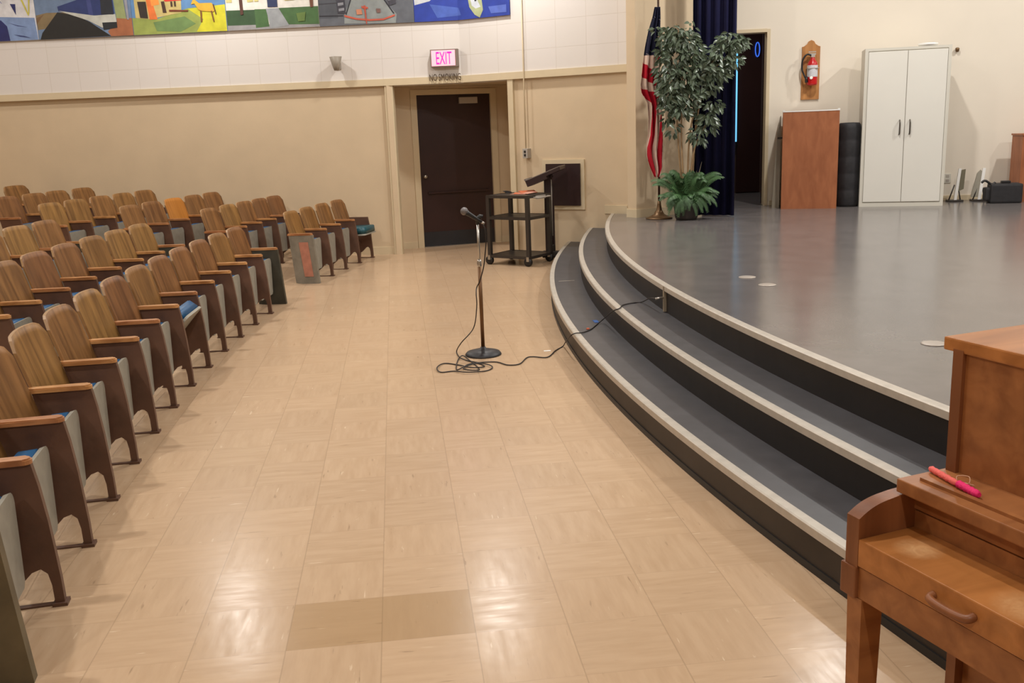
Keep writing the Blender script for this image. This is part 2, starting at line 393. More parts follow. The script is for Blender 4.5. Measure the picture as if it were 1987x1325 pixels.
# recess: cheeks, back, ceiling
P1 = Vector((OL, W1[0]+W1[1]*OL, 0)); P2 = Vector((OR, W2[0]+W2[1]*OR, 0))
d1 = onw(768, 200, D); Q1 = Vector((OL-.02, D[0]+D[1]*(OL-.02), 0)); Q2 = Vector((1.66, D[0]+D[1]*1.66, 0))
def vwall(name, A, B, z0, z1, th, m):
    n = (B-A).cross(Vector((0, 0, 1))).normalized()*th
    bb = MB(); bb.prism([(A.x, A.y), (B.x, B.y), (B.x+n.x, B.y+n.y), (A.x+n.x, A.y+n.y)], z0, z1, ax='z'); return struct(bb.build(name, m))
vwall('wall_recess_left', P1, Q1, 0, ZT, -.08, M['lower'])
vwall('wall_recess_right', P2, Q2, 0, ZT, .08, M['lower'])
b = MB(); b.prism([(P1.x-.1, P1.y+.05), (BX, BY+.04), (P2.x+.1, P2.y), (Q2.x+.2, Q2.y+.3), (Q1.x-.2, Q1.y+.3)], ZT+.002, ZT+.05, ax='z'); struct(b.build('ceiling_recess', M['lower']))
dL, dR, dH = .346, 1.376, 2.082                      # exit door leaf
b = MB(); wallbox(b, D, Q1.x-.1, dL-.02, 0, ZT, 0, .1); wallbox(b, D, dR+.02, Q2.x+.1, 0, ZT, 0, .1); wallbox(b, D, dL-.02, dR+.02, dH+.02, ZT, 0, .1)
struct(b.build('wall_recess_back', M['lower']))
aD = math.atan(D[1]); dd = thing('door_1', 'x', 'x', (dL, D[0]+D[1]*dL, 0), aD); del dd['label'], dd['category']; struct(dd)
wD = (dR-dL)*math.hypot(1, D[1])
b = MB(); b.box((0, .03, .012), (wD, .07, dH)); b.build('door_leaf', M['exitdoor'], dd)
b = MB(); b.box((-.085, -.02, 0), (0, .05, dH+.07)); b.box((wD, -.02, 0), (wD+.085, .05, dH+.07)); b.box((0, -.02, dH), (wD, .05, dH+.07)); b.build('door_frame', M['trimpaint'], dd)
b = MB(); b.box((.012, .024, .015), (wD-.012, .031, .21)); b.build('kick_plate', M['kick'], dd)
b = MB(); b.box((.60, -.03, 1.955), (.86, .03, 2.04), bev=.005); b.build('door_closer', M['greyplate'], dd)
b = MB(); b.lathe([(.022, 0), (.022, .02), (.012, .03), (.026, .045), (.026, .06), (.01, .068)], M=Matrix.Translation((.07, .03, .985)) @ Matrix.Rotation(PI/2, 4, 'X')); b.build('door_knob', M['chrome'], dd)
b = MB(); b.box((.1, -.012, .745), (wD-.06, .004, .765)); b.box((.1, 0, .74), (.14, .03, .77)); b.box((wD-.1, 0, .74), (wD-.06, .03, .77)); b.build('push_bar', M['exitdoor'], dd)
b = MB(); b.box((.0, -.03, .0), (wD, .05, .012)); b.build('threshold', M['chrome'], dd)
# baseboards
b = MB(); wallbox(b, W1, -9, OL-.105, 0, .10, .035, .02); struct(b.build('baseboard_left', M['trimpaint']))
b = MB(); wallbox(b, D, Q1.x, dL-.09, 0, .09, -.012, .015); wallbox(b, D, dR+.09, Q2.x, 0, .09, -.012, .015); struct(b.build('baseboard_recess', M['trimpaint']))
b = MB(); wallbox(b, W2, 2.5, 2.74, STZ, STZ+.1, .025, .02); struct(b.build('baseboard_stage', M['trimpaint']))

# proscenium pilaster and return
pA, pB, pE = Vector((2.665, 10.90, 0)), Vector((2.738, 10.785, 0)), Vector((3.62, 11.12, 0))
b = MB(); b.prism([(pA.x, pA.y), (pB.x, pB.y), (pE.x, pE.y), (3.60, 11.5), (2.79, 11.5), (2.785, 11.24)], 0, 4.8, ax='z')
struct(b.build('wall_proscenium', M['lower']))
b = MB(); b.prism([(pA.x-.016, pA.y-.002), (pB.x-.004, pB.y-.018), (pE.x, pE.y-.02), (pE.x, pE.y+.05), (2.74, 11.05), (2.69, 11.0)], STZ, STZ+.095, ax='z')
struct(b.build('baseboard_proscenium', M['trimpaint']))
# stage back wall with doorway
jx, jl = 4.60, 3.70
ztop = zat(jx, SW[0]+SW[1]*jx, 56)
b = MB(); wallbox(b, SW, jx, 13, 0, 4.8, 0, .2); wallbox(b, SW, 3.4, jl, 0, 4.8, 0, .2); wallbox(b, SW, jl, jx, ztop, 4.8, 0, .2); wallbox(b, SW, jl, jx, 0, STZ-.02, 0, .2)
struct(b.build('wall_stage_back', M['stagewall']))
b = MB(); wallbox(b, SW, jx+.03, 13, STZ, STZ+.06, -.012, .015); struct(b.build('baseboard_stage_back', M['trimpaint']))
ds = thing('door_2', 'x', 'x', (jl, SW[0]+SW[1]*jl, STZ), math.atan(SW[1])); del ds['label'], ds['category']; struct(ds)
wS = (jx-jl)*math.hypot(1, SW[1]); hS = ztop-STZ
b = MB(); b.box((wS-.035, -.012, 0), (wS+.005, .2, hS)); b.box((0, -.012, 0), (.04, .2, hS)); b.box((.04, -.012, hS-.035), (wS-.035, .2, hS+.005)); b.build('door_frame', M['trimpaint'], ds)
b = MB(); b.box((0, 0, 0), (.04, .86, hS-.05), M=Matrix.Translation((wS-.045, .2, .01)) @ Matrix.Rotation(math.radians(-62), 4, 'Z')); b.build('door_leaf', M['exitdoor'], ds)
# back hall behind the stage doorway
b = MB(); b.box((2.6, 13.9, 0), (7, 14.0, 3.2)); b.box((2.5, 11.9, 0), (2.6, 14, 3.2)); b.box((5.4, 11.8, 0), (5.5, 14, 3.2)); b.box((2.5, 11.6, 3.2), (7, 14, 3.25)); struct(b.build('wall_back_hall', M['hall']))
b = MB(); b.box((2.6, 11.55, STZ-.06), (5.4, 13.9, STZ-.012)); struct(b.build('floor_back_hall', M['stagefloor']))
# tall narrow glowing strip standing in for daylight past a door ajar, and inner door at the back of the hall
hw = (13.82, 0.0)
lamp(4.3, 12.9, 3.1, 11, .2)  # added dim fill so the hall reads less black
wp = onw(1427.5, 85, hw); wq = onw(1425, 275, hw)
b = MB(); b.box((wp.x-.035, 13.80, wq.z), (wp.x+.03, 13.83, wp.z)); wn = struct(b.build('daylight_strip_1', M['daylit']))
g0 = onw(1438, 80, hw); g1 = onw(1476, 396, hw)
b = MB(); b.box((wp.x+.05, 13.84, STZ), (g1.x+.25, 13.88, g0.z+.1)); struct(b.build('door_3', M['exitdoor']))
rp = onw(1470, 96, (13.82, 0))
b = MB()  # glowing oval stands in for a blue reflection on the inner door
b.tube([(rp.x+.032*math.cos(t*PI/8), 13.82, rp.z+.1*math.sin(t*PI/8)) for t in range(17)], .008, 6, caps=False)
tag(b.build('blue_reflection_ring', M['bluereflection'], loc=(rp.x, 13.82, rp.z)), 'small glowing blue oval reflection seen in the dark doorway beside the curtain', 'light')

# ------------------------------------------------------------------ stage with two curved steps
st = thing('stage', 'curved grey vinyl stage platform with two dark curved steps and metal edge strips', 'stage', (6, 5.9, 0))
def arc(R, a0=-32, a1=None, ymax=None, n=80):
    # arc points from the near end (low y) to where it meets the far wall W2
    pts = []
    for i in range(n+1):
        y = -3.9+(11.95+3.9)*i/n; dy = y-CY
        x = CX-math.sqrt(R*R-dy*dy)
        pts.append((x, y))
    out = []
    for k, (x, y) in enumerate(pts):
        wy = W2[0]+W2[1]*x+.05
        if y > wy:
            (xa, ya) = out[-1]
            for t in range(1, 41):
                xx = xa+(x-xa)*t/40; yy = ya+(y-ya)*t/40
                if yy > W2[0]+W2[1]*xx+.05: break
            out.append((xx, yy)); break
        out.append((x, y))
    return out
def L3(p, z): return Vector((p[0]-6, p[1]-5.9, z))
def arcstrip(name, Ra, Rb, z, th, m):               # annular tread between radii
    A, B = arc(Ra), arc(Rb); n = min(len(A), len(B)); bb = MB()
    poly = A+B[::-1]
    bb.prism([(x-6, y-5.9) for x, y in poly], z-th, z, ax='z')
    return bb.build(name, m, st)
def riser(R, z0, z1, m=None):
    A = arc(R+.0); bb = MB(); Bk = arc(R-.03)
    bb.prism([(x-6, y-5.9) for x, y in A+Bk[::-1]], z0, z1, ax='z'); bb.build('riser', m or M['riser'], st)
def nosing(R, z):
    A = arc(R, n=120); bb = MB()
    prof = [(-.028, .0035), (.010, .0035), (.016, -.001), (.016, -.032), (.010, -.034), (.006, -.004), (-.028, 0)]
    rings = []
    for (x, y) in A:
        d = Vector((x-CX, y-CY, 0)).normalized()
        rings.append([bb.bm.verts.new(Vector((x-6, y-5.9, z+q))+d*p) for p, q in prof])
    n = len(prof)
    for i in range(len(rings)-1):
        for k in range(n): bb.bm.faces.new((rings[i][k], rings[i][(k+1) % n], rings[i+1][(k+1) % n], rings[i+1][k]))
    bb.bm.faces.new(rings[0]); bb.bm.faces.new(rings[-1][::-1]); bb.build('nosing_strip', M['nosing'], st)
arcstrip('step_tread', R1, R2-.04, RS, .02, M['tread']); arcstrip('step_tread', R2, R3-.04, 2*RS, .02, M['tread'])
riser(R1-.012, .0, RS-.02, M['riser1']); riser(R2-.012, RS, 2*RS-.02); riser(R3-.012, 2*RS, STZ-.02)
A = arc(R1-.006); bb = MB(); Bk = arc(R1-.02); bb.prism([(x-6, y-5.9) for x, y in A+Bk[::-1]], 0, .03, ax='z'); bb.build('base_strip', M['black'], st)
s0, s1 = onz(1080, 546, RS), onz(1117, 546, RS); bb = MB(); bb.box((s0.x-6+.02, s0.y-5.9-.006, RS), (s1.x-6, s0.y-5.9+.006, RS+.0015)); bb.build('tread_joint', M['nosing'], st)
nosing(R1-.012, RS); nosing(R2-.012, 2*RS); nosing(R3-.012, STZ)
A = arc(R3); top = A+[(2.80, 11.42), (3.5, 11.35), (3.5, SW[0]+SW[1]*3.5+.05), (12.95, SW[0]+SW[1]*12.95+.05), (12.95, -3.9)]
b = MB(); b.prism([(x-6, y-5.9) for x, y in top], STZ-.02, STZ, ax='z'); b.build('platform_top', M['stagefloor'], st)
# tread seam and floor plates on the stage
for (px, py, lab) in ((1450, 538, 'small pale round floor plate on the stage, the farthest'), (1489, 553, 'small pale round floor plate on the stage, the middle one'), (1812, 667, 'pale round floor plate on the stage, nearest the piano')):
    c = onz(px, py, STZ); b = MB(); b.lathe([(.058, 0), (.058, .003), (.05, .005), (.012, .004)], c=(c.x, c.y, STZ), seg=28)
    tag(b.build('floor_plate', M['discs'], loc=(c.x, c.y, STZ)), lab, 'floor plate', 'floor plates in the stage')

# ------------------------------------------------------------------ auditorium seats
def mk_back(mw, mirror=1):
    b = MB(); W = .237; nu, nv = 14, 10; th = .014
    def P(i, j, back):
        y = -W+2*W*i/nu; t = abs(y)/W
        zt = .782-.010*t*t-(.058*max(0, (t-.72)/.28)**2.3)
        z = .375+(zt-.375)*(j/nv)
        u = .29+.273*(z-.5)-.03*(t**2)+.012
        return Vector((-(u+(th if back else 0)), y*(1-.02*(1-j/nv)), z))
    g = [[[b.bm.verts.new(P(i, j, s)) for j in range(nv+1)] for i in range(nu+1)] for s in (0, 1)]
    for s in (0, 1):
        for i in range(nu):
            for j in range(nv):
                q = (g[s][i][j], g[s][i+1][j], g[s][i+1][j+1], g[s][i][j+1]); f = b.bm.faces.new(q if s else q[::-1]); f.smooth = True
    for i in range(nu):
        for j in (0, nv): f = b.bm.faces.new((g[0][i][j], g[0][i+1][j], g[1][i+1][j], g[1][i][j])); f.material_index = 1
    for j in range(nv):
        for i in (0, nu): f = b.bm.faces.new((g[0][i][j], g[0][i][j+1], g[1][i][j+1], g[1][i][j])); f.material_index = 1
    return b.build('backrest', [mw, M['plyedge']])
def strip(b, A, Bp, wa, wb, th, off, rc=.05, mi=0):   # slab from tail A(u,z) to tip B(u,z), rounded tip corners
    A = Vector((-A[0], 0, A[1])); Bv = Vector((-Bp[0], 0, Bp[1])); d = (Bv-A); L = d.length; d.normalize(); n = d.cross(Vector((0, 1, 0)))
    out = [(0, -wa/2+.02), (.02, -wa/2), (L-rc, -wb/2)]
    for k in range(1, 5): a = k*PI/8; out.append((L-rc+rc*math.sin(a), -wb/2+rc*(1-math.cos(a))))
    out += [(x, -y) for x, y in out[::-1]]
    lo = [b.bm.verts.new(A+d*x+Vector((0, y, 0))+n*off) for x, y in out]; hi = [b.bm.verts.new(A+d*x*(.99)+Vector((0, y*.97, 0))+n*(off+th)) for x, y in out]
    m = len(out)
    for i in range(m): b.bm.faces.new((lo[i], lo[(i+1) % m], hi[(i+1) % m], hi[i])).material_index = mi
    b.bm.faces.new(lo[::-1]).material_index = mi; b.bm.faces.new(hi).material_index = mi
    bmesh.ops.recalc_face_normals(b.bm, faces=b.bm.faces)
def mk_seat(mode='up', cm='blue'):
    A, Bp = {'up': ((.098, .112), (.098, .462)), 'half': ((.22, .2), (-.005, .455)), 'down': ((.27, .335), (-.085, .345))}[mode]
    b = MB(); strip(b, A, Bp, .39, .44, .08, .018, rc=.07)
    bmesh.ops.bevel(b.bm, geom=b.bm.edges[:], offset=.008, segments=2, affect='EDGES')
    o = b.build('seat_cushion', M[cm], smooth=True)
    b = MB(); strip(b, A, Bp, .40, .45, .018, 0, rc=.05); p = b.build('seat_pan', M['pan']); p.parent = o
    return o
PROF = [(.036, .535), (.022, .45), (.008, .32), (.0, .2), (-.006, .1), (-.008, .0), (.024, 0), (.026, .08), (.034, .125), (.055, .145), (.085, .135), (.12, .10), (.15, .075), (.165, .07), (.172, 0), (.192, 0), (.198, .1), (.235, .3), (.285, .535)]
def mk_frame(y):
    b = MB(); b.prism([(-u, z) for u, z in PROF], y-.014, y+.014, ax='y'); b.box((-.032, y-.026, 0), (.018, y+.026, .012)); b.box((-.2, y-.012, 0), (-.03, y+.012, .006))
    b.tube([(-.17, y-.05, .2), (-.17, y+.05, .2)], .022, 10)
    return b.build('side_frame', M['iron'])
def mk_end(y, m, inset=None):
    b = MB(); b.prism([(-.03, .535), (.012, .0), (-.255, .0), (-.3, .535)], y-.022, y+.022, ax='y')
    if inset:
        b.mi = 1; b.prism([(-.085, .46), (-.05, .08), (-.15, .08), (-.19, .46)], y-.027, y-.0225, ax='y')
    return b.build('end_panel', [m, inset or m])
def mk_arm(y):
    b = MB(); w = .026; out = [(-.315, -w*.7), (-.315, w*.7), (-.29, w)]
    out += [(-.058+.026*math.sin(k*PI/10), w*math.cos(k*PI/10)) for k in range(11)]
    out += [(-.29, -w)]
    b.prism([(x, y+yy) for x, yy in out], .535, .556, ax='z')
    bmesh.ops.bevel(b.bm, geom=[e for e in b.bm.edges if abs(e.verts[0].co.z-e.verts[1].co.z) < 1e-4 and e.verts[0].co.z > .55], offset=.006, segments=2, affect='EDGES')
    return b.build('armrest', M['armwood'])
HW = .2525
def hide_proto(o): return o
P_ = dict(back=mk_back(M['seatwood']), backb=mk_back(M['seatwoodbright']), up=mk_seat('up'), half=mk_seat('half'), down=mk_seat('down', 'teal'),
          frame=mk_frame(-HW), frame_far=mk_frame(HW), arm=mk_arm(-HW), arm_far=mk_arm(HW),
          end_n=mk_end(-HW, M['endolive']), end_f=mk_end(HW, M['enddark']), end_b=mk_end(-HW, M['endpaint'], M['pink']))
used = set()
def put(key, root, y=0, sy=1):
    src = P_[key]
    if key in used:
        c = src.copy(); C.objects.link(c); kids = [k.copy() for k in src.children]
        for k in kids: C.objects.link(k); k.parent = c
    else: c = src; used.add(key)
    c.parent = root; c.location = (0, 0, 0); return c
ORD = ['end', 'second', 'third', 'fourth', 'fifth', 'sixth', 'seventh', 'eighth', 'ninth', 'tenth', 'eleventh', 'twelfth', 'thirteenth']
ZO = [0, .072, .140, .200, .256, .318]
def seat(row, ang, label, keys, group):
    R = 21.53+.86*row; p = fxy(R, ang); p.z = ZO[row] if row else 0
    t = thing('auditorium_seat', label, 'seat', p, -math.radians(ang), group)
    for k in keys: put(k, t)
ROWN = ['front row', 'second row', 'third row', 'fourth row', 'fifth row', 'sixth row']
# near block, front row: 13 seats
pit = (9.346+8.304)/13
for i in range(13):
    a = -8.304+pit*(i+.5); k = 13-1-i
    keys = ['back', 'up', 'arm', 'end_n' if i == 0 else 'frame']
    lab = 'wooden folding seat, %s in front row of near block counted from the exit-door end' % ORD[k]
    if i == 12: keys += ['end_f', 'arm_far']; lab = 'wooden seat with dark end panel, nearest the exit door in near block front row'
    if i == 0: lab = 'wooden seat with olive end panel, nearest the camera in near block front row'
    if i == 7: keys[1] = 'half'; lab = 'wooden seat with blue cushion half lowered, in front row of near block'
    seat(0, a, lab, keys, 'auditorium seats in the near block')
# near block, rows behind (counted from the far aisle)
for row, angs in ((1, (8.40, 7.10, 5.82, 4.50, 3.18, 1.88, .6)), (2, (8.28, 7.05, 5.8, 4.55)), (3, (8.15, 6.95)), (4, (8.2,))):
    for i, a in enumerate(angs):
        keys = ['back', 'up', 'arm', 'frame']
        if i == 0: keys += ['end_f', 'arm_far']
        seat(row, a, 'wooden folding seat with raised grey pan, %s from cross aisle, %s of near block' % (ORD[i] if i else 'first', ROWN[row]), keys, 'auditorium seats in the near block')
# far block by the wall
FB = [(13.32, 14.7, 16.1, 17.5), (12.8, 14.1, 15.27, 16.40, 17.5), (12.52, 13.76, 15.05, 16.26, 17.44), (12.27, 13.45, 14.7, 15.87, 17.05), (13.5, 14.69, 15.72, 16.96), (16.61,)]
for row, angs in enumerate(FB):
    for i, a in enumerate(angs):
        keys = ['back', 'up', 'arm', 'frame']
        lab = 'wooden folding seat beside the far wall block aisle, %s in its %s' % (ORD[i] if i else 'first', ROWN[row])
        if i == 0 and row == 0: keys[3] = 'end_b'; lab = 'wooden seat with grey and pink end panel, far block front row'
        if i == len(angs)-1: keys += ['frame_far']
        if row == 0 and i == 3: keys = ['back', 'down', 'arm', 'frame', 'frame_far']; lab = 'wooden seat with teal cushion folded down, beside the far wall'
        elif row == 2 and i == 2: keys[0] = 'backb'; lab = 'bright orange wooden seat back in third row of the far block'
        elif row == 5: lab = 'rearmost wooden seat against the far wall, at the photo left edge'
        elif i: lab = 'wooden folding seat, %s from cross aisle in %s of the far wall block' % (ORD[i], ROWN[row])
        seat(row, a, lab, keys, 'auditorium seats in the far wall block')

# ------------------------------------------------------------------ piano
PF = Vector((.91759, 1.75729, 0)); PA = math.atan2(-.9651, .26189)
pn = thing('upright_piano', 'walnut-brown upright piano with closed key lid standing before the curved steps', 'piano', PF, PA)
# local x = along the keyboard (towards the viewer), local y = towards the piano's back
Ln = 1.40
b = MB(); b.box((0, 0, .672), (Ln, .152, .733), bev=.003); lidp = b.build('key_lid', M['lid'], pn)
b = MB(); b.tube(spline([(.205, .001, .703), (.207, -.012, .700), (.222, -.017, .698), (.252, -.018, .697), (.282, -.017, .698), (.297, -.012, .700), (.299, .001, .703)], 4), .0085, 8); b.build('lid_handle', M['pianodark'], lidp)
b = MB(); b.box((-.003, .006, .598), (Ln+.003, .06, .668)); b.box((0, .06, .60), (Ln, .5, .668)); b.build('key_bed', M['piano'], pn)
b = MB(); b.box((0, .152, .69), (Ln, .2, .770)); b.box((0, .157, .770), (Ln, .2, .775)); b.box((0, .149, .775), (Ln, .2, .818)); b.build('fallboard', M['piano'], pn)
for xa, xb in ((-.036, 0), (Ln, Ln+.036)):
    b = MB(); cr = [(0, .668)]+[(v.y, v.z) for v in spline([(0, 0, .778), (0, .018, .789), (0, .037, .798), (0, .062, .805), (0, .09, .809), (0, .125, .812), (0, .2, .8135)], 4)]+[(.56, .8135), (.56, .668)]
    b.prism(cr, xa, xb, ax='x'); b.build('arm', M['pianodark'], pn)
    e = -.010 if xa < 0 else 0
    b = MB(); b.box((xa+e, -.004, .597), (xb+(0 if xa < 0 else .01), .56, .668), bev=.004); b.build('arm_block', M['pianodark'], pn)
b = MB(); b.box((-.012, .107, .816), (Ln+.012, .58, .846), bev=.003); b.build('music_shelf', M['piano'], pn)
b = MB(); b.box((.02, .139, .846), (Ln-.02, .152, .853)); b.build('music_ledge', M['piano'], pn)
b = MB(); b.box((0, .245, .846), (Ln, .58, 1.115)); b.mi = 1; b.box((-.004, .235, .846), (.022, .58, 1.115)); b.box((Ln-.022, .235, .846), (Ln+.004, .58, 1.115)); b.build('upper_case', [M['piano'], M['pianodark']], pn)
b = MB(); b.box((-.032, .236, 1.108), (Ln+.032, .60, 1.137), bev=.004); b.build('top_board', M['lid'], pn)
for x in (-.03, Ln-.01):
    b = MB(); b.box((x, .004, 0), (x+.043, .062, .597), taper=.7); b.build('leg', M['piano'], pn)
for xa in (-.034, Ln+.008):
    b = MB(); b.box((xa, .31, .02), (xa+.026, .58, .598)); b.build('side_panel', M['pianodark'], pn)
b = MB(); b.box((-.008, .335, .06), (Ln+.008, .58, .598)); b.box((-.03, .31, 0), (Ln+.03, .58, .06)); b.build('lower_panel', M['piano'], pn)
def PW(x, y, z): c, s = math.cos(PA), math.sin(PA); return Vector((PF.x+c*x-s*y, PF.y+s*x+c*y, z))
pk = thing('yarn_stick', 'twisted hot pink and salmon yarn stick lying on the piano music shelf', 'craft stick', PW(.07, .17, .8465))
def pw(x, y, z): v = PW(x, y, z)-PW(.07, .17, .8465); v.z = z; return v
def stick(a, b_, r, m, nm):
    bb = MB(); n = 14; pts = [pw(a[0]+(b_[0]-a[0])*k/n, a[1]+(b_[1]-a[1])*k/n, r+.0003) for k in range(n+1)]
    bb.tube(pts, [r*(.6 if k in (0, n) else 1+.12*math.sin(k*2.3)) for k in range(n+1)], 10); bb.build(nm, m, pk)
stick((-.010, .197), (.085, .176), .0068, M['salmon'], 'thin_half'); stick((.083, .1765), (.15, .163), .008, M['magenta'], 'thick_half')
bb = MB(); bb.tube(spline([pw(.07, .19, .004), pw(.06, .20, .012), pw(.085, .205, .018), pw(.095, .195, .008), pw(.075, .2, .003), pw(.1, .205, .004)], 5), .0012, 5); bb.build('loose_thread', M['thread'], pk)

# ------------------------------------------------------------------ microphone stand, microphone, cable
mp = onz(938, 688, 0); mt = zat(mp.x, mp.y, 432)
ms = thing('microphone_stand', 'straight microphone stand with round dark weighted base on the tile floor', 'microphone stand', mp)
b = MB(); b.lathe([(.132, 0), (.132, .008), (.12, .022), (.07, .036), (.025, .043), (.018, .06), (.012, .062)], seg=36); b.build('base', M['kick'], ms)
b = MB(); b.tube([(0, 0, .05), (0, 0, .66)], .0135, 12); b.build('outer_pole', mat('worn_bronze_pole', (112, 78, 46), .4, metal=.35), ms)
b = MB(); b.tube([(0, 0, .66), (0, 0, mt)], .009, 12); b.lathe([(.014, 0), (.016, .01), (.016, .04), (.012, .05)], c=(0, 0, .645), seg=14); b.build('inner_pole', M['chrome'], ms)
b = MB(); b.tube([(0, 0, mt-.01), (0, 0, mt+.035)], .013, 10); b.tube([(-.008, -.01, mt+.02), (.02, -.01, mt+.045), (.035, -.01, mt+.04)], .016, 10); b.build('microphone_clip', M['black'], ms)
mc = thing('microphone', 'silver-grilled black handheld microphone clipped on the floor stand', 'microphone', mp+Vector((0, 0, mt+.04)))
def mpt(px, py):
    W = (mp.y-.012-.05*0, 0); q = onw(px, py, (mp.y-.02, 0)); return q-(mp+Vector((0, 0, mt+.04)))
h0, h1 = mpt(898, 408), mpt(935, 431); dv = (h1-h0)
b = MB(); b.tube([h0+dv*.2, h0+dv*.28, h0+dv*.82, h0+dv*.98], [.02, .018, .0125, .0115], 14); b.build('handle', M['black'], mc)
b = MB(); b.tube([h0-dv*.09+dv*.33*(1-math.cos(k*PI/8))/2 for k in range(9)], [.004+.024*math.sin(k*PI/8) for k in range(9)], 16); b.build('grille', mat('grey_wire_grille', (120, 116, 116), .45, metal=.6, bump=.6, bscale=300), mc)
b = MB(); b.tube([h0+dv*.97, h0+dv*1.13], .0095, 12); b.build('plug', M['chrome'], mc)
cb_ = MB()
e0 = mp+Vector((0, 0, mt+.04))+h1
def mid(px, py, off=-.03): return onw(px, py, (mp.y+off, 0))
path = [e0, mid(941, 445), mid(943, 468), mid(941, 496), mid(938, 520), mid(931, 545, -.02), mid(925, 558, .02), mid(924, 570, -.02), mid(925, 595, -.03), mid(919, 636, -.04), mid(895, 665, -.06)]
cz = .006
fl = [(886, 682), (892, 693), (905, 699), (925, 703), (950, 708), (955, 714), (940, 720), (905, 722), (880, 720), (855, 722), (848, 713), (862, 705), (890, 708), (915, 713), (940, 711), (925, 705), (900, 712), (886, 717), (888, 700), (897, 690), (910, 698), (930, 717), (900, 716), (912, 706), (960, 702)]
for i, (px, py) in enumerate(fl): q = onz(px, py, cz+(.007 if i % 3 == 1 else 0)); path.append(q)
# across the floor, up over the first and second treads to the riser socket
fl2 = [(985, 708), (1008, 706), (1022, 694), (1035, 692), (1062, 693), (1078, 680), (1092, 672)]
for px, py in fl2: path.append(onz(px, py, cz))
def edgept(R, py_hint, z, out):
    # point just outside radius R on the ray row: solve by angle
    best = None
    for k in range(400):
        a = -10+.05*k; p = fxy(R+out, a); p.z = z
        q = proj(p)
        if best is None or abs(q[1]-py_hint) < best[0]: best = (abs(q[1]-py_hint), p.copy())
    return best[1]
path += [edgept(R1, 664, .06, .03), edgept(R1, 652, RS-.01, .032), edgept(R1, 646.5, RS+.011, .0)]
for px, py in ((1130, 645), (1146, 639), (1160, 628)): path.append(onz(px, py, RS+cz))
path += [edgept(R2, 618, RS+.04, .03), edgept(R2, 604, 2*RS-.02, .032), edgept(R2, 598, 2*RS+.011, -.005)]
for px, py in ((1208, 592), (1225, 588), (1245, 586)): path.append(onz(px, py, 2*RS+cz))
sk = edgept(R3, 577, 2*RS+.1, .0)
path += [edgept(R3, 579, 2*RS+.07, .06), sk+Vector((-.06, 0, -.005))]
cb_.tube(spline(path, 6), .0042, 6)
tag(cb_.build('microphone_cable', M['cable'], loc=(mp.x, mp.y, 0)), 'black microphone cable coiled by the stand and running up the steps', 'cable')
so = thing('wall_socket', 'narrow pale cable socket strip on the stage riser', 'socket', sk)
b = MB(); Mx = Matrix.Rotation(-math.radians(0), 4, 'Z'); b.box((-.006, -.014, -.095), (.012, .014, .075)); b.build('cover_strip', mat('tan_strip', (140, 126, 106), .6), so)
b = MB(); b.tube([(-.062, 0, -.006), (-.004, 0, 0)], .0075, 10); b.build('cable_plug', M['chrome'], so)
tp = onz(1157, 624, RS); b = MB(); b.box((tp.x-.02, tp.y-.045, RS), (tp.x+.015, tp.y+.045, RS+.004), bev=.0015); tag(b.build('tape_scrap', M['tape'], loc=(tp.x, tp.y, RS)), 'small scrap of blue tape on the lowest step', 'tape')
tp = onz(1062, 681, 0); b = MB(); b.box((tp.x-.025, tp.y-.012, .0006), (tp.x+.025, tp.y+.012, .003)); tag(b.build('paper_scrap', M['white'], loc=tp), 'small white paper scrap on the floor beside the cable', 'scrap')
tp = onz(1142, 640, RS); b = MB(); b.lathe([(.012, 0), (.014, .004), (.008, .01)], c=(tp.x, tp.y+.02, RS), seg=10); tag(b.build('orange_scrap', M['orangebit'], loc=(tp.x, tp.y, RS)), 'tiny orange scrap beside the cable on the lowest step', 'scrap')

# ------------------------------------------------------------------ rolling cart with lectern behind
fA, fB = Vector((1.053, 11.384, 0)), Vector((1.501, 10.982, 0))
ca = math.atan2(fB.y-fA.y, fB.x-fA.x); cw = (fB-fA).length; cdp = .50
ct = thing('utility_cart', 'black steel three-shelf utility cart on casters beside the steps', 'cart', fA, ca)
zt_ = zat(fA.x, fA.y, 379)
ztop_, zmid, zlow = zt_, zat(fA.x, fA.y, 420), zat(fA.x, fA.y, 494)
for x in (.02, cw-.02):
    for y in (.02, cdp-.02):
        b = MB(); b.box((x-.022, y-.022, .11), (x+.022, y+.022, ztop_-.01)); b.build('post', M['blackmetal'], ct)
        c = MB(); c.lathe([(.012, -.022), (.05, -.018), (.052, 0), (.05, .018), (.012, .022)], seg=18, M=Matrix.Translation((x-.012, y, .052)) @ Matrix.Rotation(PI/2, 4, 'X'))
        wl = c.build('caster', M['black'], ct)
        c = MB(); c.box((x-.02, y-.03, .06), (x+.016, y-.024, .115)); c.box((x-.02, y+.024, .06), (x+.016, y+.03, .115)); c.box((x-.02, y-.03, .108), (x+.016, y+.03, .116)); c.build('caster_fork', M['chrome'], wl)
for z in (ztop_, zmid, zlow):
    b = MB(); b.box((0, 0, z-.034), (cw, .006, z)); b.box((0, cdp-.006, z-.034), (cw, cdp, z)); b.box((0, 0, z-.034), (.006, cdp, z)); b.box((cw-.006, 0, z-.034), (cw, cdp, z)); b.box((.004, .004, z-.01), (cw-.004, cdp-.004, z-.004)); b.build('shelf', M['blackmetal'], ct)
b = MB(); b.tube([(cw+.0, .12, ztop_-.03), (cw+.07, .15, ztop_-.03), (cw+.07, .38, ztop_-.03), (cw, .41, ztop_-.03)], .008, 8); b.box((cw+.004, .16, ztop_-.05), (cw+.03, .34, ztop_-.012)); b.build('power_strip', M['greyplate'], ct)
def CW(x, y, z): c, s = math.cos(ca), math.sin(ca); return Vector((fA.x+c*x-s*y, fA.y+s*x+c*y, z))
q = CW(.33, .3, ztop_-.004)
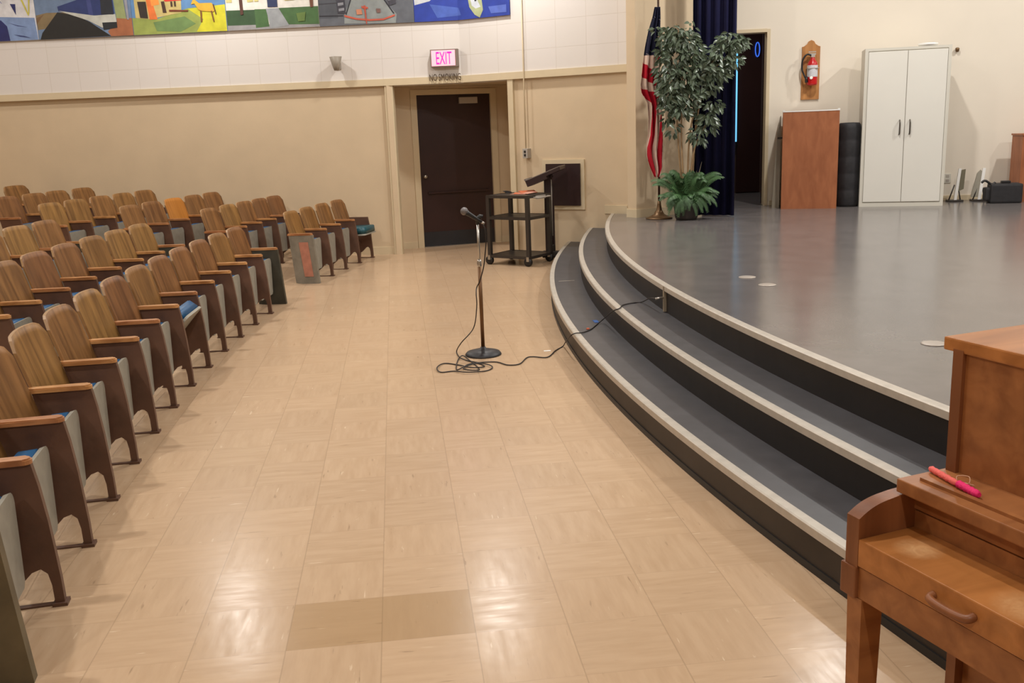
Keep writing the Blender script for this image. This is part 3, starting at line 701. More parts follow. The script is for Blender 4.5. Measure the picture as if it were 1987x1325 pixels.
b = MB()
for k, (dx, dy, rz_) in enumerate(((0, 0, .1), (.03, .02, .5), (.08, -.02, -.3), (.10, .05, .9))):
    b.mi = k % 2
    b.box((-.1, -.07, 0), (.1, .07, .004), M=Matrix.Translation(q+Vector((dx-.03, dy, .002+.006*k))) @ Matrix.Rotation(ca+rz_, 4, 'Z') @ Matrix.Rotation(.05*k, 4, 'X'))
tag(b.build('loose_papers', [M['paper'], M['orange']], loc=q), 'pink and orange loose papers on top of the black cart', 'papers')
q = CW(.07, .36, ztop_-.004)
b = MB()
b.tube(spline([q+Vector((math.cos(k*1.9)*.05*(1+.2*math.sin(k*3)), math.sin(k*1.9)*.04, .006+.012*(k % 3))) for k in range(11)], 5), .004, 6)
tag(b.build('coiled_cord', M['cable'], loc=q), 'small tangle of dark cord on the cart top by the doorway', 'cord')
# lectern
lb = Vector((1.86, 11.50, 0)); la = math.radians(-20)
lt = thing('lectern', 'dark adjustable lectern with slanted top standing behind the cart', 'lectern', lb, la)
zp = zat(lb.x, lb.y, 340); zl = zat(lb.x, lb.y, 350)
b = MB(); b.box((-.075, -.045, .06), (.01, .045, zp)); b.box((.0, -.02, .06), (.035, .02, zp-.1)); b.build('column', M['darkpanel'], lt)
b = MB(); b.tube([(.012, -.03, .3), (.012, -.03, zp-.05)], .008, 8); b.build('lift_rod', M['greyplate'], lt)
b = MB(); b.box((-.12, -.05, .03), (.10, .05, .11), bev=.01); b.box((-.07, -.05, .10), (.03, .05, .2), bev=.02); b.box((.06, -.18, .02), (.13, .12, .07), bev=.008); b.build('foot', M['blackmetal'], lt)
tl = Matrix.Translation((-.03, 0, zp+.04)) @ Matrix.Rotation(math.radians(-21), 4, 'Y')
b = MB(); b.box((-.26, -.2, -.075), (.0, .2, 0), M=tl); b.box((.0, -.2, -.04), (.19, .2, 0), M=tl); b.mi = 1; b.box((-.26, -.2, 0), (.19, .2, .008), M=tl); b.box((-.265, -.2, 0), (-.245, .2, .025), M=tl); b.build('slanted_top', [M['darkpanel'], mat('grey_lectern_edge', (128, 118, 110), .5)], lt)

# ------------------------------------------------------------------ things on the far walls
a1 = math.atan(W1[1]); a2 = math.atan(W2[1])
def fr(W, px, py, off=0):
    p = onw(px, py, W); L = math.hypot(1, W[1]); return p-Vector((-W[1]/L, 1/L, 0))*off
def text_mesh(s, h, wscale, m, name, parent, loc, depth=.002, total=None):
    cu = bpy.data.curves.new(name, 'FONT'); cu.body = s; cu.size = 1; cu.extrude = .0
    to = bpy.data.objects.new(name, cu); C.objects.link(to); bpy.context.view_layer.update()
    me = bpy.data.meshes.new_from_object(to.evaluated_get(bpy.context.evaluated_depsgraph_get())); bpy.data.objects.remove(to)
    xs = [v.co.x for v in me.vertices]; ys = [v.co.y for v in me.vertices]
    sx = (total/(max(xs)-min(xs))) if total else wscale; sy = h/(max(ys)-min(ys)); x0 = min(xs); y0 = min(ys)
    for v in me.vertices: v.co = Vector(((v.co.x-x0)*sx, 0, (v.co.y-y0)*sy))
    bm = bmesh.new(); bm.from_mesh(me); r = bmesh.ops.extrude_face_region(bm, geom=bm.faces[:])
    bmesh.ops.translate(bm, verts=[g for g in r['geom'] if isinstance(g, bmesh.types.BMVert)], vec=(0, -depth, 0)); bm.to_mesh(me); bm.free()
    me.materials.clear(); me.materials.append(m)
    o = bpy.data.objects.new(name, me); C.objects.link(o); o.parent = parent; o.location = loc; return o
sg = thing('exit_sign', 'lit exit sign with magenta letters in a grey case above the brown door', 'exit sign', fr(W1, 838, 131.5), a1)
b = MB(); b.box((0, -.09, 0), (.355, 0, .215)); b.build('case', M['signbox'], sg)
b = MB(); b.box((.014, -.094, .012), (.318, -.089, .203)); b.build('face', M['signface'], sg)
text_mesh('EXIT', .15, 1, M['signletter'], 'letters', sg, (.075, -.0945, .033), .002, total=.2)
q = fr(W1, 834.5, 157.5)
ns = thing('wall_lettering', 'black painted capital letters reading NO SMOKING above the doorway', 'lettering', q, a1)
z0 = q.z
text_mesh('NO SMOKING', .083, 1, M['inkbrown'], 'letters', ns, (0, -.030, .0), .004, total=.405)
sc = thing('wall_spotlight', 'small grey cone-shaped light fixture on the white wall left of the exit sign', 'light fixture', fr(W1, 656, 122), a1)
b = MB(); b.lathe([(.03, -.1), (.045, -.06), (.082, .07), (.074, .07)], c=(0, -.11, 0), seg=4, M=Matrix.Rotation(0, 4, 'Z')); b.build('shade', mat('grey_fixture', (150, 140, 126), .5), sc)
b = MB(); b.box((-.012, -.09, -.05), (.012, 0, -.02)); b.box((-.04, -.012, -.08), (.04, 0, 0)); b.build('bracket', M['greyplate'], sc)
b = MB(); c0 = fr(W2, 1011.5, -40, .022); c1 = fr(W2, 1023, 288, .022); b.tube([c0, Vector((c0.x, c0.y, ZT+.1)), Vector((c0.x, c0.y, ZT)), Vector((c0.x, c0.y, c1.z))], .0085, 8)
tag(b.build('conduit_pipe', M['trimpaint'], loc=(c0.x, c0.y, c1.z)), 'thin cream conduit pipe running down the wall right of the door', 'pipe')
jb = thing('junction_box', 'small grey electrical box at the foot of the conduit', 'electrical box', Vector((c0.x, c0.y, c1.z-.06)), a2)
b = MB(); b.box((-.035, -.03, -.06), (.035, .07, .06), bev=.004); b.build('box', M['greyplate'], jb)
b = MB(); b.box((-.012, -.036, -.035), (.012, -.03, -.008)); b.box((-.012, -.036, .008), (.012, -.03, .035)); b.build('outlet', M['black'], jb)
ap = thing('access_panel', 'dark brown square access hatch with cream frame low on the wall', 'hatch', fr(W2, 1061, 398.5), a2)
pw_ = (onw(1126.5, 398, W2)-onw(1061, 398.5, W2)).to_2d().length; ph = 1.1535-.640
b = MB(); b.box((0, -.005, 0), (pw_, .06, ph)); b.build('panel', M['darkpanel'], ap)
b = MB()
for a_, c_ in (((-.06, -.05), (0, ph+.05)), ((pw_, -.05), (pw_+.05, ph+.05)), ((0, ph), (pw_, ph+.05)), ((0, -.05), (pw_, 0))): b.box((a_[0], -.012+.04, a_[1]), (c_[0], .06, c_[1]))
for v in b.bm.verts: v.co.y -= .01
b.build('frame', M['trimpaint'], ap)

# ------------------------------------------------------------------ painted mural panels
MZ = 2.955
def pmat(c, _c={}):
    if c not in _c: _c[c] = mat('mural_paint_%d' % len(_c), c, .6, noise=.14, nscale=9)
    return _c[c]
def mural(xa, xb, ya, yb, h, bg, polys, label, crop_x0, crop_x1, yl, yr, bend=None):
    A = Vector((xa, ya, MZ)); B = Vector((xb, yb, MZ)); wd = (B-A).length; an = math.atan2(yb-ya, xb-xa)
    t = thing('mural_panel', label, 'mural', A+Vector((math.sin(an)*.02, -math.cos(an)*.02, 0)), an, 'painted mural panels on the upper wall')
    cols = [bg]+[p[0] for p in polys]; b = MB(); b.box((0, 0, 0), (wd-.004, .018, h))
    for i, (c, pts) in enumerate(polys):
        P = []
        for (x, y) in pts:
            f = (x-crop_x0)/(crop_x1-crop_x0); yb_ = yl+(yr-yl)*f
            P.append((max(.001, min(wd-.006, f*wd)), max(.001, min(h-.001, (yb_-y)/552))))
        b.mi = i+1
        f = b.bm.faces.new([b.bm.verts.new((x, -.0006*(i+1), z)) for x, z in P]); f.material_index = i+1
        if f.normal.y > 0: f.normal_flip()
    if bend:
        bmesh.ops.bisect_plane(b.bm, geom=b.bm.verts[:]+b.bm.edges[:]+b.bm.faces[:], plane_co=(bend[0], 0, 0), plane_no=(1, 0, 0))
        for v in b.bm.verts:
            if v.co.x > bend[0]:
                e = v.co.x-bend[0]; v.co = Vector((bend[0]+e*math.cos(bend[1])+v.co.y*math.sin(-bend[1]), e*math.sin(bend[1])+v.co.y*math.cos(bend[1]), v.co.z))
    o = b.build('painting', [pmat(c) for c in cols], t, recalc=False)
xs = [-5.75, -4.518, -3.25, -2.02, -.832, .369]
ys = [W1[0]+W1[1]*x-.01 for x in xs]
sea, navy = (128, 152, 196), (40, 44, 104)
mural(xs[0], xs[1], ys[0], ys[1], .75, (222, 222, 226), [
    (sea, [(-400, 150), (285, 145), (305, 310), (-400, 345)]), (navy, [(-150, 170), (30, 170), (70, 210), (80, 330), (-150, 330)]),
    ((60, 70, 120), [(80, 185), (150, 200), (225, 212), (150, 207)]), ((60, 70, 120), [(110, 265), (190, 272), (240, 285), (160, 280)]),
    (navy, [(115, 55), (155, 55), (150, 130)]), (navy, [(110, -10), (145, -10), (140, 20), (120, 22)]),
    ((206, 196, 84), [(190, 0), (205, 0), (250, 130), (240, 130)]), ((206, 196, 84), [(265, -40), (278, -40), (252, 120), (244, 120)]),
    ((150, 154, 190), [(0, 0), (10, 0), (60, 55), (50, 52)])],
    'mural panel of a white and blue sailing boat on pale blue water', -400, 297, 345, 296)
mural(xs[1], xs[2], ys[1], ys[2], .75, (112, 134, 166), [
    ((134, 116, 84), [(297, 130), (380, 112), (560, 108), (500, 200), (300, 230)]), ((120, 92, 62), [(297, 150), (360, 122), (297, 190)]),
    ((34, 32, 30), [(310, 296), (330, 250), (465, 108), (600, 130), (700, 175), (850, 272)]),
    ((166, 104, 70), [(850, 274), (830, 240), (905, 180), (905, 150), (1025, 150), (1025, 268)]), ((150, 160, 110), [(897, 20), (970, 10), (980, 155), (905, 150)]),
    ((44, 58, 112), [(470, 70), (640, 20), (720, -60), (890, -60), (895, 135), (735, 130), (475, 102)]), ((62, 72, 130), [(720, -60), (735, 130), (700, 128), (690, -40)]),
    ((196, 198, 190), [(475, 98), (740, 132), (900, 122), (905, 180), (790, 215), (690, 165)]), ((40, 44, 52), [(800, 20), (885, 15), (888, 125), (795, 125)]),
    ((36, 40, 44), [(795, 180), (905, 176), (905, 215), (800, 230)]), ((190, 40, 60), [(632, -10), (650, -10), (650, 20), (636, 24)]), ((150, 150, 160), [(975, -40), (1000, -40), (1000, 160), (985, 160)])],
    'mural panel of a blue and silver train on a dark embankment', 297, 1023, 296, 268)
mural(xs[2], xs[3], ys[2], ys[3], .75, (96, 138, 186), [
    ((150, 162, 84), [(1023, 150), (1200, 160), (1450, 85), (1730, 60), (1730, 240), (1023, 268)]), ((206, 200, 48), [(1450, 90), (1730, 60), (1730, 240), (1500, 245), (1560, 160)]),
    ((110, 138, 84), [(1180, 180), (1420, 140), (1500, 190), (1380, 245), (1200, 240)]),
    ((196, 178, 116), [(1050, 0), (1160, -30), (1410, -40), (1400, 115), (1310, 130), (1160, 160), (1050, 150)]), ((222, 118, 58), [(1140, 10), (1180, 0), (1215, 160), (1155, 162)]), ((236, 150, 70), [(1175, 20), (1235, 10), (1240, 60), (1180, 70)]),
    ((52, 44, 40), [(1075, 40), (1140, 40), (1145, 155), (1085, 150)]), ((206, 56, 48), [(1265, 10), (1420, 0), (1410, 32), (1285, 40)]), ((196, 40, 60), [(1050, -30), (1150, -30), (1150, 12), (1060, 18)]),
    ((70, 50, 40), [(1325, 40), (1340, 40), (1340, 75), (1325, 75)]), ((70, 50, 40), [(1352, 38), (1366, 38), (1366, 73), (1352, 73)]), ((70, 50, 40), [(1255, 40), (1280, 38), (1290, 115), (1262, 115)]), ((120, 60, 40), [(1310, 95), (1455, 98), (1450, 108), (1310, 108)]),
    ((216, 170, 56), [(1478, 60), (1500, 20), (1540, 52), (1635, 50), (1660, 95), (1640, 110), (1560, 105), (1530, 95), (1505, 55)]),
    ((120, 80, 40), [(1542, 100), (1556, 104), (1552, 178), (1540, 178)]), ((120, 80, 40), [(1620, 104), (1634, 104), (1644, 176), (1634, 178)]), ((90, 60, 40), [(1640, 60), (1650, 60), (1664, 125), (1656, 128)])],
    'mural panel of a tan horse in a yellow field by an orange farmhouse', 1023, 1735, 268, 240)
o2 = 1949
mural(xs[3], xs[4], ys[3], ys[4], .6, (226, 222, 214), [
    ((54, 82, 52), [(1735, 105), (1949, 98), (2040, 95), (2040, 215), (1735, 210)]), ((150, 148, 150), [(1735, 208), (2429, 180), (2429, 213), (1735, 242)]),
    ((70, 104, 60), [(1949, 95), (2040, 92), (2050, 210), (1949, 220)]), ((70, 104, 60), [(2130, 85), (2429, 70), (2429, 190), (2195, 195)]), ((152, 156, 160), [(2035, 90), (2130, 85), (2200, 200), (2060, 222)]),
    ((206, 196, 130), [(1742, -40), (1785, -40), (1785, 50), (1742, 52)]), ((206, 196, 130), [(1900, -40), (1945, -40), (1945, 44), (1900, 48)]), ((206, 196, 130), [(1955, -30), (1984, -30), (1984, 42), (1955, 44)]),
    ((216, 186, 40), [(2050, -40), (2124, -40), (2124, 22), (2050, 25)]), ((40, 52, 90), [(2050, 22), (2124, 18), (2124, 78), (2050, 80)]),
    ((214, 196, 96), [(2180, -40), (2255, -40), (2255, 30), (2180, 34)]), ((214, 196, 96), [(2292, -40), (2322, -40), (2322, 26), (2292, 28)]),
    ((84, 50, 40), [(1838, -60), (1862, -60), (1864, 130), (1842, 135)]), ((110, 70, 50), [(2364, -60), (2396, -60), (2390, 75), (2368, 80)]), ((96, 120, 60), [(2260, 120), (2330, 110), (2320, 170), (2270, 175)])],
    'mural panel of a white house with yellow windows and a grey path', 1735, 2429, 242, 208)
mural(xs[4], xs[5], ys[4], ys[5], .6, (98, 102, 110), [
    ((80, 84, 92), [(480, 0), (620, 0), (620, 150), (480, 160)]), ((58, 58, 66), [(470, 60), (640, 45), (640, 52), (470, 68)]), ((40, 40, 48), [(470, 140), (660, 130), (660, 138), (470, 148)]),
    ((140, 146, 146), [(745, -20), (945, -20), (1010, 60), (1060, 110), (1050, 175), (665, 188), (668, 130)]), ((44, 46, 54), [(738, -20), (748, -20), (685, 130), (678, 124)]), ((44, 46, 54), [(940, -20), (950, -20), (1045, 105), (1036, 110)]),
    ((60, 60, 70), [(612, -10), (675, -10), (682, 120), (622, 122)]), ((140, 142, 150), [(622, 10), (668, 5), (668, 25), (622, 30)]), ((140, 142, 150), [(626, 50), (668, 44), (668, 62), (626, 70)]), ((140, 142, 150), [(630, 88), (672, 80), (672, 98), (630, 106)]),
    ((70, 70, 80), [(995, -10), (1058, -10), (1060, 40), (1010, 55)]), ((140, 142, 150), [(1000, 10), (1050, 0), (1052, 12), (1004, 22)]),
    ((196, 92, 72), [(668, 128), (760, 146), (860, 150), (960, 142), (1045, 112), (1048, 122), (960, 154), (860, 162), (760, 158), (672, 142)]),
    ((190, 84, 64), [(818, 60), (832, 60), (836, 185), (830, 185)]), ((190, 84, 64), [(800, 64), (850, 70), (848, 82), (806, 80)]), ((196, 130, 100), [(760, 90), (800, 84), (806, 120), (764, 124)]), ((120, 90, 84), [(910, 78), (942, 78), (942, 104), (914, 106)])],
    'mural panel of grey machinery with a curved red rail', 480, 1190, 212, 160)
q6 = onw(989.5, 30.5, W2)
l1 = (BX-xs[5])*math.hypot(1, W1[1]); l2 = (q6.x-BX)*math.hypot(1, W2[1]); cx6 = (l1+l2)/math.hypot(1, W1[1])
mural(xs[5], xs[5]+cx6, ys[5], ys[5]+cx6*W1[1], .5, (40, 62, 156), [
    ((196, 200, 206), [(1190, -60), (1400, -60), (1300, 20), (1195, 48)]), ((70, 96, 180), [(1300, 40), (1500, 60), (1520, 110), (1350, 130)]), ((84, 106, 190), [(1740, 60), (1880, 50), (1880, 100), (1760, 105)]),
    ((176, 184, 140), [(1580, 0), (1600, -30), (1650, -40), (1690, 10), (1698, 80), (1670, 130), (1630, 110), (1590, 60)]), ((210, 216, 226), [(1600, 10), (1650, 5), (1680, 60), (1640, 70), (1610, 50)]), ((30, 34, 40), [(1625, -20), (1650, -20), (1650, 20), (1635, 24)])],
    'mural panel of a pale green oval shape on deep blue', 1190, 1905, 160, 118, bend=(l1-.006, math.atan(W2[1])-math.atan(W1[1])))

# ------------------------------------------------------------------ curtain, flag, plants
b = MB(); ca0, ca1 = onz(1341, 422, STZ), onz(1424, 421, STZ); nn = 90; zt2 = 4.75
lo, hi = [], []
dirv = (ca1-ca0); per = Vector((-dirv.y, dirv.x, 0)).normalized()
for i in range(nn+1):
    t = i/nn; off = .03*math.sin(t*PI*2*5)+.012*math.sin(t*37)
    p = ca0+dirv*t+per*(off+.05+.10*(1-t)); lo.append(b.bm.verts.new((p.x, p.y, STZ+.015))); hi.append(b.bm.verts.new((p.x, p.y, zt2)))
for i in range(nn): f = b.bm.faces.new((lo[i], lo[i+1], hi[i+1], hi[i])); f.smooth = True
r = bmesh.ops.extrude_face_region(b.bm, geom=b.bm.faces[:]); bmesh.ops.translate(b.bm, verts=[g for g in r['geom'] if isinstance(g, bmesh.types.BMVert)], vec=per*.02)
tag(b.build('stage_curtain', M['curtain'], loc=(ca0.x, ca0.y, STZ)), 'dark navy pleated stage curtain hanging behind the potted plants', 'curtain')

fp = onz(1279, 424, STZ)
fs = thing('flag_stand', 'tall dark wooden flag pole on a flared brass floor base', 'flag stand', fp)
b = MB(); b.lathe([(.15, 0), (.15, .012), (.12, .02), (.06, .05), (.032, .10), (.022, .16), (.018, .2), (.014, .2)], seg=28); b.build('base', M['brass'], fs)
b = MB(); b.tube([(0, 0, .18), (-.005, 0, 2.55)], [.0135, .012], 12); b.build('pole', wood('dark_pole_wood', (50, 32, 22), (84, 54, 36)), fs)
def flag_mat():
    m = mat('flag_cloth', (170, 30, 44), .8, spec=.2); g = N(m); bs = m.node_tree.nodes['Principled BSDF']
    uv = g.n('UVMap'); sp = g.n('SeparateXYZ'); g.l(uv.outputs[0], sp.inputs[0])
    s = g.m('GREATER_THAN', g.m('FRACT', g.m('MULTIPLY', sp.outputs[0], 1.0)), .5)
    c = g.mix(s, lin((176, 26, 44)), lin((214, 188, 172)))
    can = g.m('GREATER_THAN', sp.outputs[1], .735)
    vo = g.n('TexVoronoi'); vo.inputs['Scale'].default_value = 22; g.l(uv.outputs[0], vo.inputs[0])
    star = g.m('LESS_THAN', vo.outputs['Distance'], .12)
    cc = g.mix(star, lin((26, 28, 50)), lin((190, 180, 176)))
    g.l(g.mix(can, c, cc), bs.inputs['Base Color']); return m
b = MB()
# silhouette samples: image row, left and right column
sil = [(14, 1269, 1281), (35, 1265, 1282), (60, 1258, 1282), (90, 1252, 1283), (115, 1248, 1281), (140, 1245, 1281), (165, 1241, 1282), (180, 1243, 1285), (200, 1254, 1284), (230, 1257, 1285), (262, 1257, 1287), (285, 1254, 1287), (305, 1256, 1287), (325, 1262, 1286), (343, 1270, 1280)]
nu = 26; rows = []
W_ = (fp.y, 0)
dense = []
for k in range(len(sil)-1):
    for s_ in range(4):
        t = s_/4; dense.append(tuple(sil[k][j]*(1-t)+sil[k+1][j]*t for j in range(3)))
dense.append(sil[-1])
uvs = {}
for j, (py, xl, xr) in enumerate(dense):
    L_, R_ = onw(xl, py, (fp.y-.03, 0)), onw(xr, py, (fp.y-.03, 0)); v = 1-j/(len(dense)-1); row = []
    for i in range(nu+1):
        t = i/nu; p = L_.lerp(R_, t); amp = .035*min(1, (1-v)*4+.25)
        p.y = fp.y-.045+amp*math.sin(t*PI*2*3.3+.6*math.sin(v*9))+.01*math.sin(t*23+v*11)
        vt = b.bm.verts.new(p); row.append(vt)
        up = max(0, min(1, (v-.42)/.1))
        stripe = up*((1-v)*6.6-t*.5)+(1-up)*(t*1.7+(1-v)*1.6+1.6)
        uvs[vt] = (stripe, v)
    rows.append(row)
uvl = b.bm.loops.layers.uv.new('UVMap')
for j in range(len(rows)-1):
    for i in range(nu):
        f = b.bm.faces.new((rows[j][i], rows[j][i+1], rows[j+1][i+1], rows[j+1][i])); f.smooth = True
        for lp in f.loops: lp[uvl].uv = uvs[lp.vert]
fo = b.build('flag', flag_mat(), recalc=False, loc=(fp.x, fp.y, 1.0))
sm = fo.modifiers.new('thick', 'SOLIDIFY'); sm.thickness = .004
tag(fo, 'red white and blue striped flag hanging draped from the pole', 'flag')

# ficus
pp = onz(1336, 428, STZ)+Vector((.015, .13, 0))
fic = thing('ficus_tree', 'tall artificial ficus tree with glossy dark leaves beside the flag', 'potted tree', pp)
b = MB(); b.lathe([(.11, 0), (.125, .03), (.14, .15), (.145, .18), (.13, .18), (.12, .15)], seg=28); pot = b.build('pot', M['pot'], fic)
def pl(px, py, dy=0): return onw(px, py, (pp.y+dy, 0))-pp
b = MB()
stems = [[(1330, 405), (1325, 330), (1322, 250), (1324, 150), (1318, 70), (1312, 45)], [(1336, 405), (1335, 320), (1340, 250), (1355, 190), (1372, 140), (1395, 100)], [(1327, 400), (1318, 300), (1310, 200), (1290, 120), (1278, 70)],
         [(1340, 405), (1350, 250), (1362, 185), (1376, 145), (1402, 118), (1430, 88)], [(1338, 400), (1345, 300), (1368, 245), (1385, 230)]]
for st_ in stems:
    P = spline([pl(x, y, random.uniform(-.03, .03)) for x, y in st_], 5); n = len(P)
    b.tube(P, [.013*(1-.75*i/n) for i in range(n)], 7)
b.build('stems', M['bark'], fic)
clus = [(1290, 75, 26, 22, 70), (1318, 72, 24, 20, 60), (1338, 85, 22, 22, 60), (1300, 110, 32, 28, 120), (1338, 118, 26, 24, 70), (1278, 128, 20, 24, 50), (1290, 150, 28, 24, 80), (1325, 150, 32, 24, 110), (1360, 140, 26, 20, 80), (1392, 125, 26, 18, 90), (1418, 78, 24, 16, 70), (1405, 98, 24, 18, 70), (1436, 82, 14, 10, 26),
        (1425, 118, 16, 10, 24), (1395, 145, 20, 12, 36), (1305, 178, 28, 24, 100), (1335, 182, 26, 22, 90), (1360, 170, 20, 16, 46), (1380, 168, 14, 10, 22), (1300, 205, 20, 18, 40), (1325, 208, 22, 14, 40), (1375, 215, 22, 18, 46), (1372, 240, 18, 18, 42), (1355, 262, 16, 16, 30), (1388, 205, 12, 12, 20), (1298, 245, 14, 16, 26), (1283, 225, 14, 16, 20), (1268, 60, 12, 12, 16), (1340, 60, 12, 24, 12), (1275, 100, 16, 16, 40), (1285, 190, 18, 20, 50), (1310, 60, 26, 10, 30), (1345, 100, 20, 16, 50), (1320, 215, 24, 12, 30), (1385, 135, 30, 14, 50)]
b = MB()
def leaf(b, p, d, L, W):
    d = d.normalized(); s = d.cross(Vector((random.uniform(-.4, .4), random.uniform(-1, -.2), random.uniform(-.3, .6)))).normalized()
    nrm = s.cross(d)
    c = [p, p+d*L*.35+s*W*.5+nrm*W*.15, p+d*L*.7+s*W*.4+nrm*W*.12-Vector((0, 0, L*.04)), p+d*L-Vector((0, 0, L*.15)), p+d*L*.7-s*W*.4+nrm*W*.12-Vector((0, 0, L*.04)), p+d*L*.35-s*W*.5+nrm*W*.15, p+d*L*.5]
    v = [b.bm.verts.new(x) for x in c]
    for q in ((0, 1, 6), (1, 2, 6), (2, 3, 6), (3, 4, 6), (4, 5, 6), (5, 0, 6)): b.bm.faces.new([v[i] for i in q]).smooth = False
for (cx, cy, rx, ry, n) in clus:
    if cx < 1302: cx += 9; rx *= .8; n = int(n*.7)
    for k in range(int(n*1.2)):
        a = random.uniform(0, 2*PI); rr = math.sqrt(random.random())
        p = pl(cx+rx*rr*math.cos(a), cy+ry*rr*math.sin(a), random.uniform(-.2, .1))
        d = Vector((math.cos(a)*.7+random.uniform(-.6, .6), random.uniform(-.6, .6), -math.sin(a)*.3-random.uniform(.1, .9)))
        leaf(b, p, d, random.uniform(.058, .09), random.uniform(.028, .04))
b.build('leaves', M['leaf'], fic, recalc=False)
# fern in front of the tree's pot
fq = pp+Vector((0, -.01, .15))
fern = thing('fern', 'bushy green artificial fern at the foot of the ficus tree', 'potted plant', fq)
b = MB()
def frond(px, py, dy, n=34, w=.045):
    tip = onw(px, py, (fq.y+dy, 0))-fq; base = Vector((random.uniform(-.05, .05), random.uniform(-.04, .04), .01)); top = Vector((tip.x*.62, tip.y*.7, max(tip.z+.05, .2)+random.uniform(.0, .07)))
    P = [base*(1-t)**2+top*2*t*(1-t)+tip*t*t for t in [k/n for k in range(n+1)]]
    b.tube(P, .0025, 4)
    for k in range(2, n+1):
        d = (P[k]-P[k-1]).normalized(); s = d.cross(Vector((random.uniform(-.2, .2), -.5, .8))).normalized()
        wk = w*math.sin(PI*(k/n)**.7*.97+.03)+.008
        for sg_ in (1, -1):
            e = P[k]+s*sg_*wk+d*.012-Vector((0, 0, .3*wk)); h = d*.0052
            b.bm.faces.new([b.bm.verts.new(x) for x in (P[k]-h, P[k]+h, e+h*.4, e-h*.4)])
tips = [(1270, 358), (1284, 385), (1296, 400), (1288, 345), (1302, 335), (1310, 392), (1322, 408), (1336, 402), (1350, 412), (1362, 405), (1374, 392), (1381, 372), (1376, 352), (1398, 343), (1390, 378), (1345, 338), (1360, 342), (1330, 345), (1318, 352), (1300, 368), (1340, 380), (1356, 388), (1368, 410), (1385, 395), (1330, 418), (1312, 415), (1300, 412)]
for rep in range(5):
    for (x, y) in tips: frond(x+random.uniform(-7, 7), y+random.uniform(-7, 5), random.uniform(-.22, -.02) if y > 370 else random.uniform(-.16, .12))
b.build('fronds', M['fern'], fern, recalc=False)
b = MB()
for (x, y) in ((1346, 318), (1362, 312), (1352, 330)):
    tip = onw(x, y, (fq.y+.05, 0))-fq; P = [Vector((.03, .0, .0)).lerp(tip, t/6)+Vector((0, 0, .02*math.sin(t))) for t in range(7)]; b.tube(P, [.006, .008, .009, .009, .008, .005, .001], 5)
b.build('dried_blades', M['dry'], fern)

# ------------------------------------------------------------------ things along the stage back wall
def base2(L, R): return L, math.atan2(R.y-L.y, R.x-L.x), (R-L).length
# brown laminate lectern box
L = onz(1515, 405.7, STZ); sl = math.tan(math.radians(-22)); L, a, wd = base2(L, onw(1622.5, 404, (L.y-sl*L.x, sl))); zt3 = zat(L.x, L.y, 216)-STZ
pod = thing('storage_box', 'tall red-brown laminate box with pale top edge standing on the stage', 'box', L, a)
b = MB(); b.box((0, 0, 0), (wd, .45, zt3-.012)); b.build('body', M['lectern'], pod)
b = MB(); b.box((-.004, -.004, zt3-.012), (wd+.004, .454, zt3)); b.box((-.004, -.006, zt3), (.02, .03, zt3+.012)); b.box((wd-.02, -.006, zt3), (wd+.004, .03, zt3+.012)); b.build('top_edge', M['white'], pod)
# grey folded board leaning behind it
L2 = onz(1497, 404, STZ)+Vector((.01, .02, 0)); zb1 = zat(L2.x, L2.y, 225)-STZ
gb = thing('folding_board', 'grey folded board leaning in the shadow left of the brown box', 'board', L2, a)
b = MB(); b.prism([(0, 0), (.085, 0), (.085, zb1+.0), (.075, zb1-.01), (.045, zb1-.2)], .02, .36, ax='y'); b.build('board', M['greyboard'], gb)
b = MB(); b.box((.05, .005, zb1-.27), (.12, .03, zb1-.25)); b.build('latch', M['black'], gb)
# black padded drum bags stack
c = (onz(1627, 402, STZ)+onz(1667, 401, STZ))/2+Vector((.03, .12, 0)); zb2 = zat(c.x, c.y-.1, 238)-STZ; rr = (onz(1667, 401, STZ)-onz(1627, 402, STZ)).length/2+.01
bg = thing('cylinder_case', 'tall black padded cylindrical case between the brown box and the steel cabinet', 'case', c)
b = MB(); pr = [(rr*.9, 0), (rr, .03)]
for k in range(1, 5): z = zb2*k/5; pr += [(rr, z-.015), (rr*.975, z), (rr, z+.015)]
pr += [(rr, zb2-.06), (rr*.96, zb2-.02), (rr*.85, zb2), (rr*.3, zb2+.004)]
b.lathe(pr, seg=28); b.build('body', M['bag'], bg)
b = MB(); b.tube([(rr-.005, -.02, zb2-.16), (rr+.02, -.02, zb2-.2), (rr+.02, -.02, zb2-.38), (rr-.005, -.02, zb2-.42)], .008, 6); b.build('strap', M['black'], bg)
# steel cabinet
L, a, wd = base2(onz(1666.4, 401.4, STZ), onz(1829, 399, STZ)); hc = zat(L.x, L.y, 95)-STZ
cb = thing('steel_cabinet', 'pale grey two-door steel storage cabinet on the stage', 'cabinet', L, a)
b = MB(); b.box((0, .012, 0), (wd, .42, hc)); b.box((0, 0, 0), (wd, .012, .045)); b.box((0, 0, hc-.03), (wd, .012, hc)); b.box((0, 0, .045), (.035, .012, hc-.03)); b.box((wd-.035, 0, .045), (wd, .012, hc-.03)); b.build('body', M['cabedge'], cb)
for k in (0, 1):
    x0 = .04 if k == 0 else wd/2+.003; x1 = wd/2-.003 if k == 0 else wd-.04
    b = MB(); b.box((x0, -.006, .055), (x1, .01, hc-.04), bev=.003); dr_ = b.build('door', M['cab'], cb)
    hx = wd/2-.055 if k == 0 else wd/2+.055
    h = MB(); h.tube(spline([(hx, -.006, hc*.46), (hx, -.03, hc*.47), (hx, -.034, hc*.505), (hx, -.03, hc*.54), (hx, -.006, hc*.55)], 4), .008, 8); h.build('handle', mat('dark_steel_handle', (96, 90, 82), .4, metal=.6), dr_)
def on(px, py, off): return fr(SW, px, py, off)
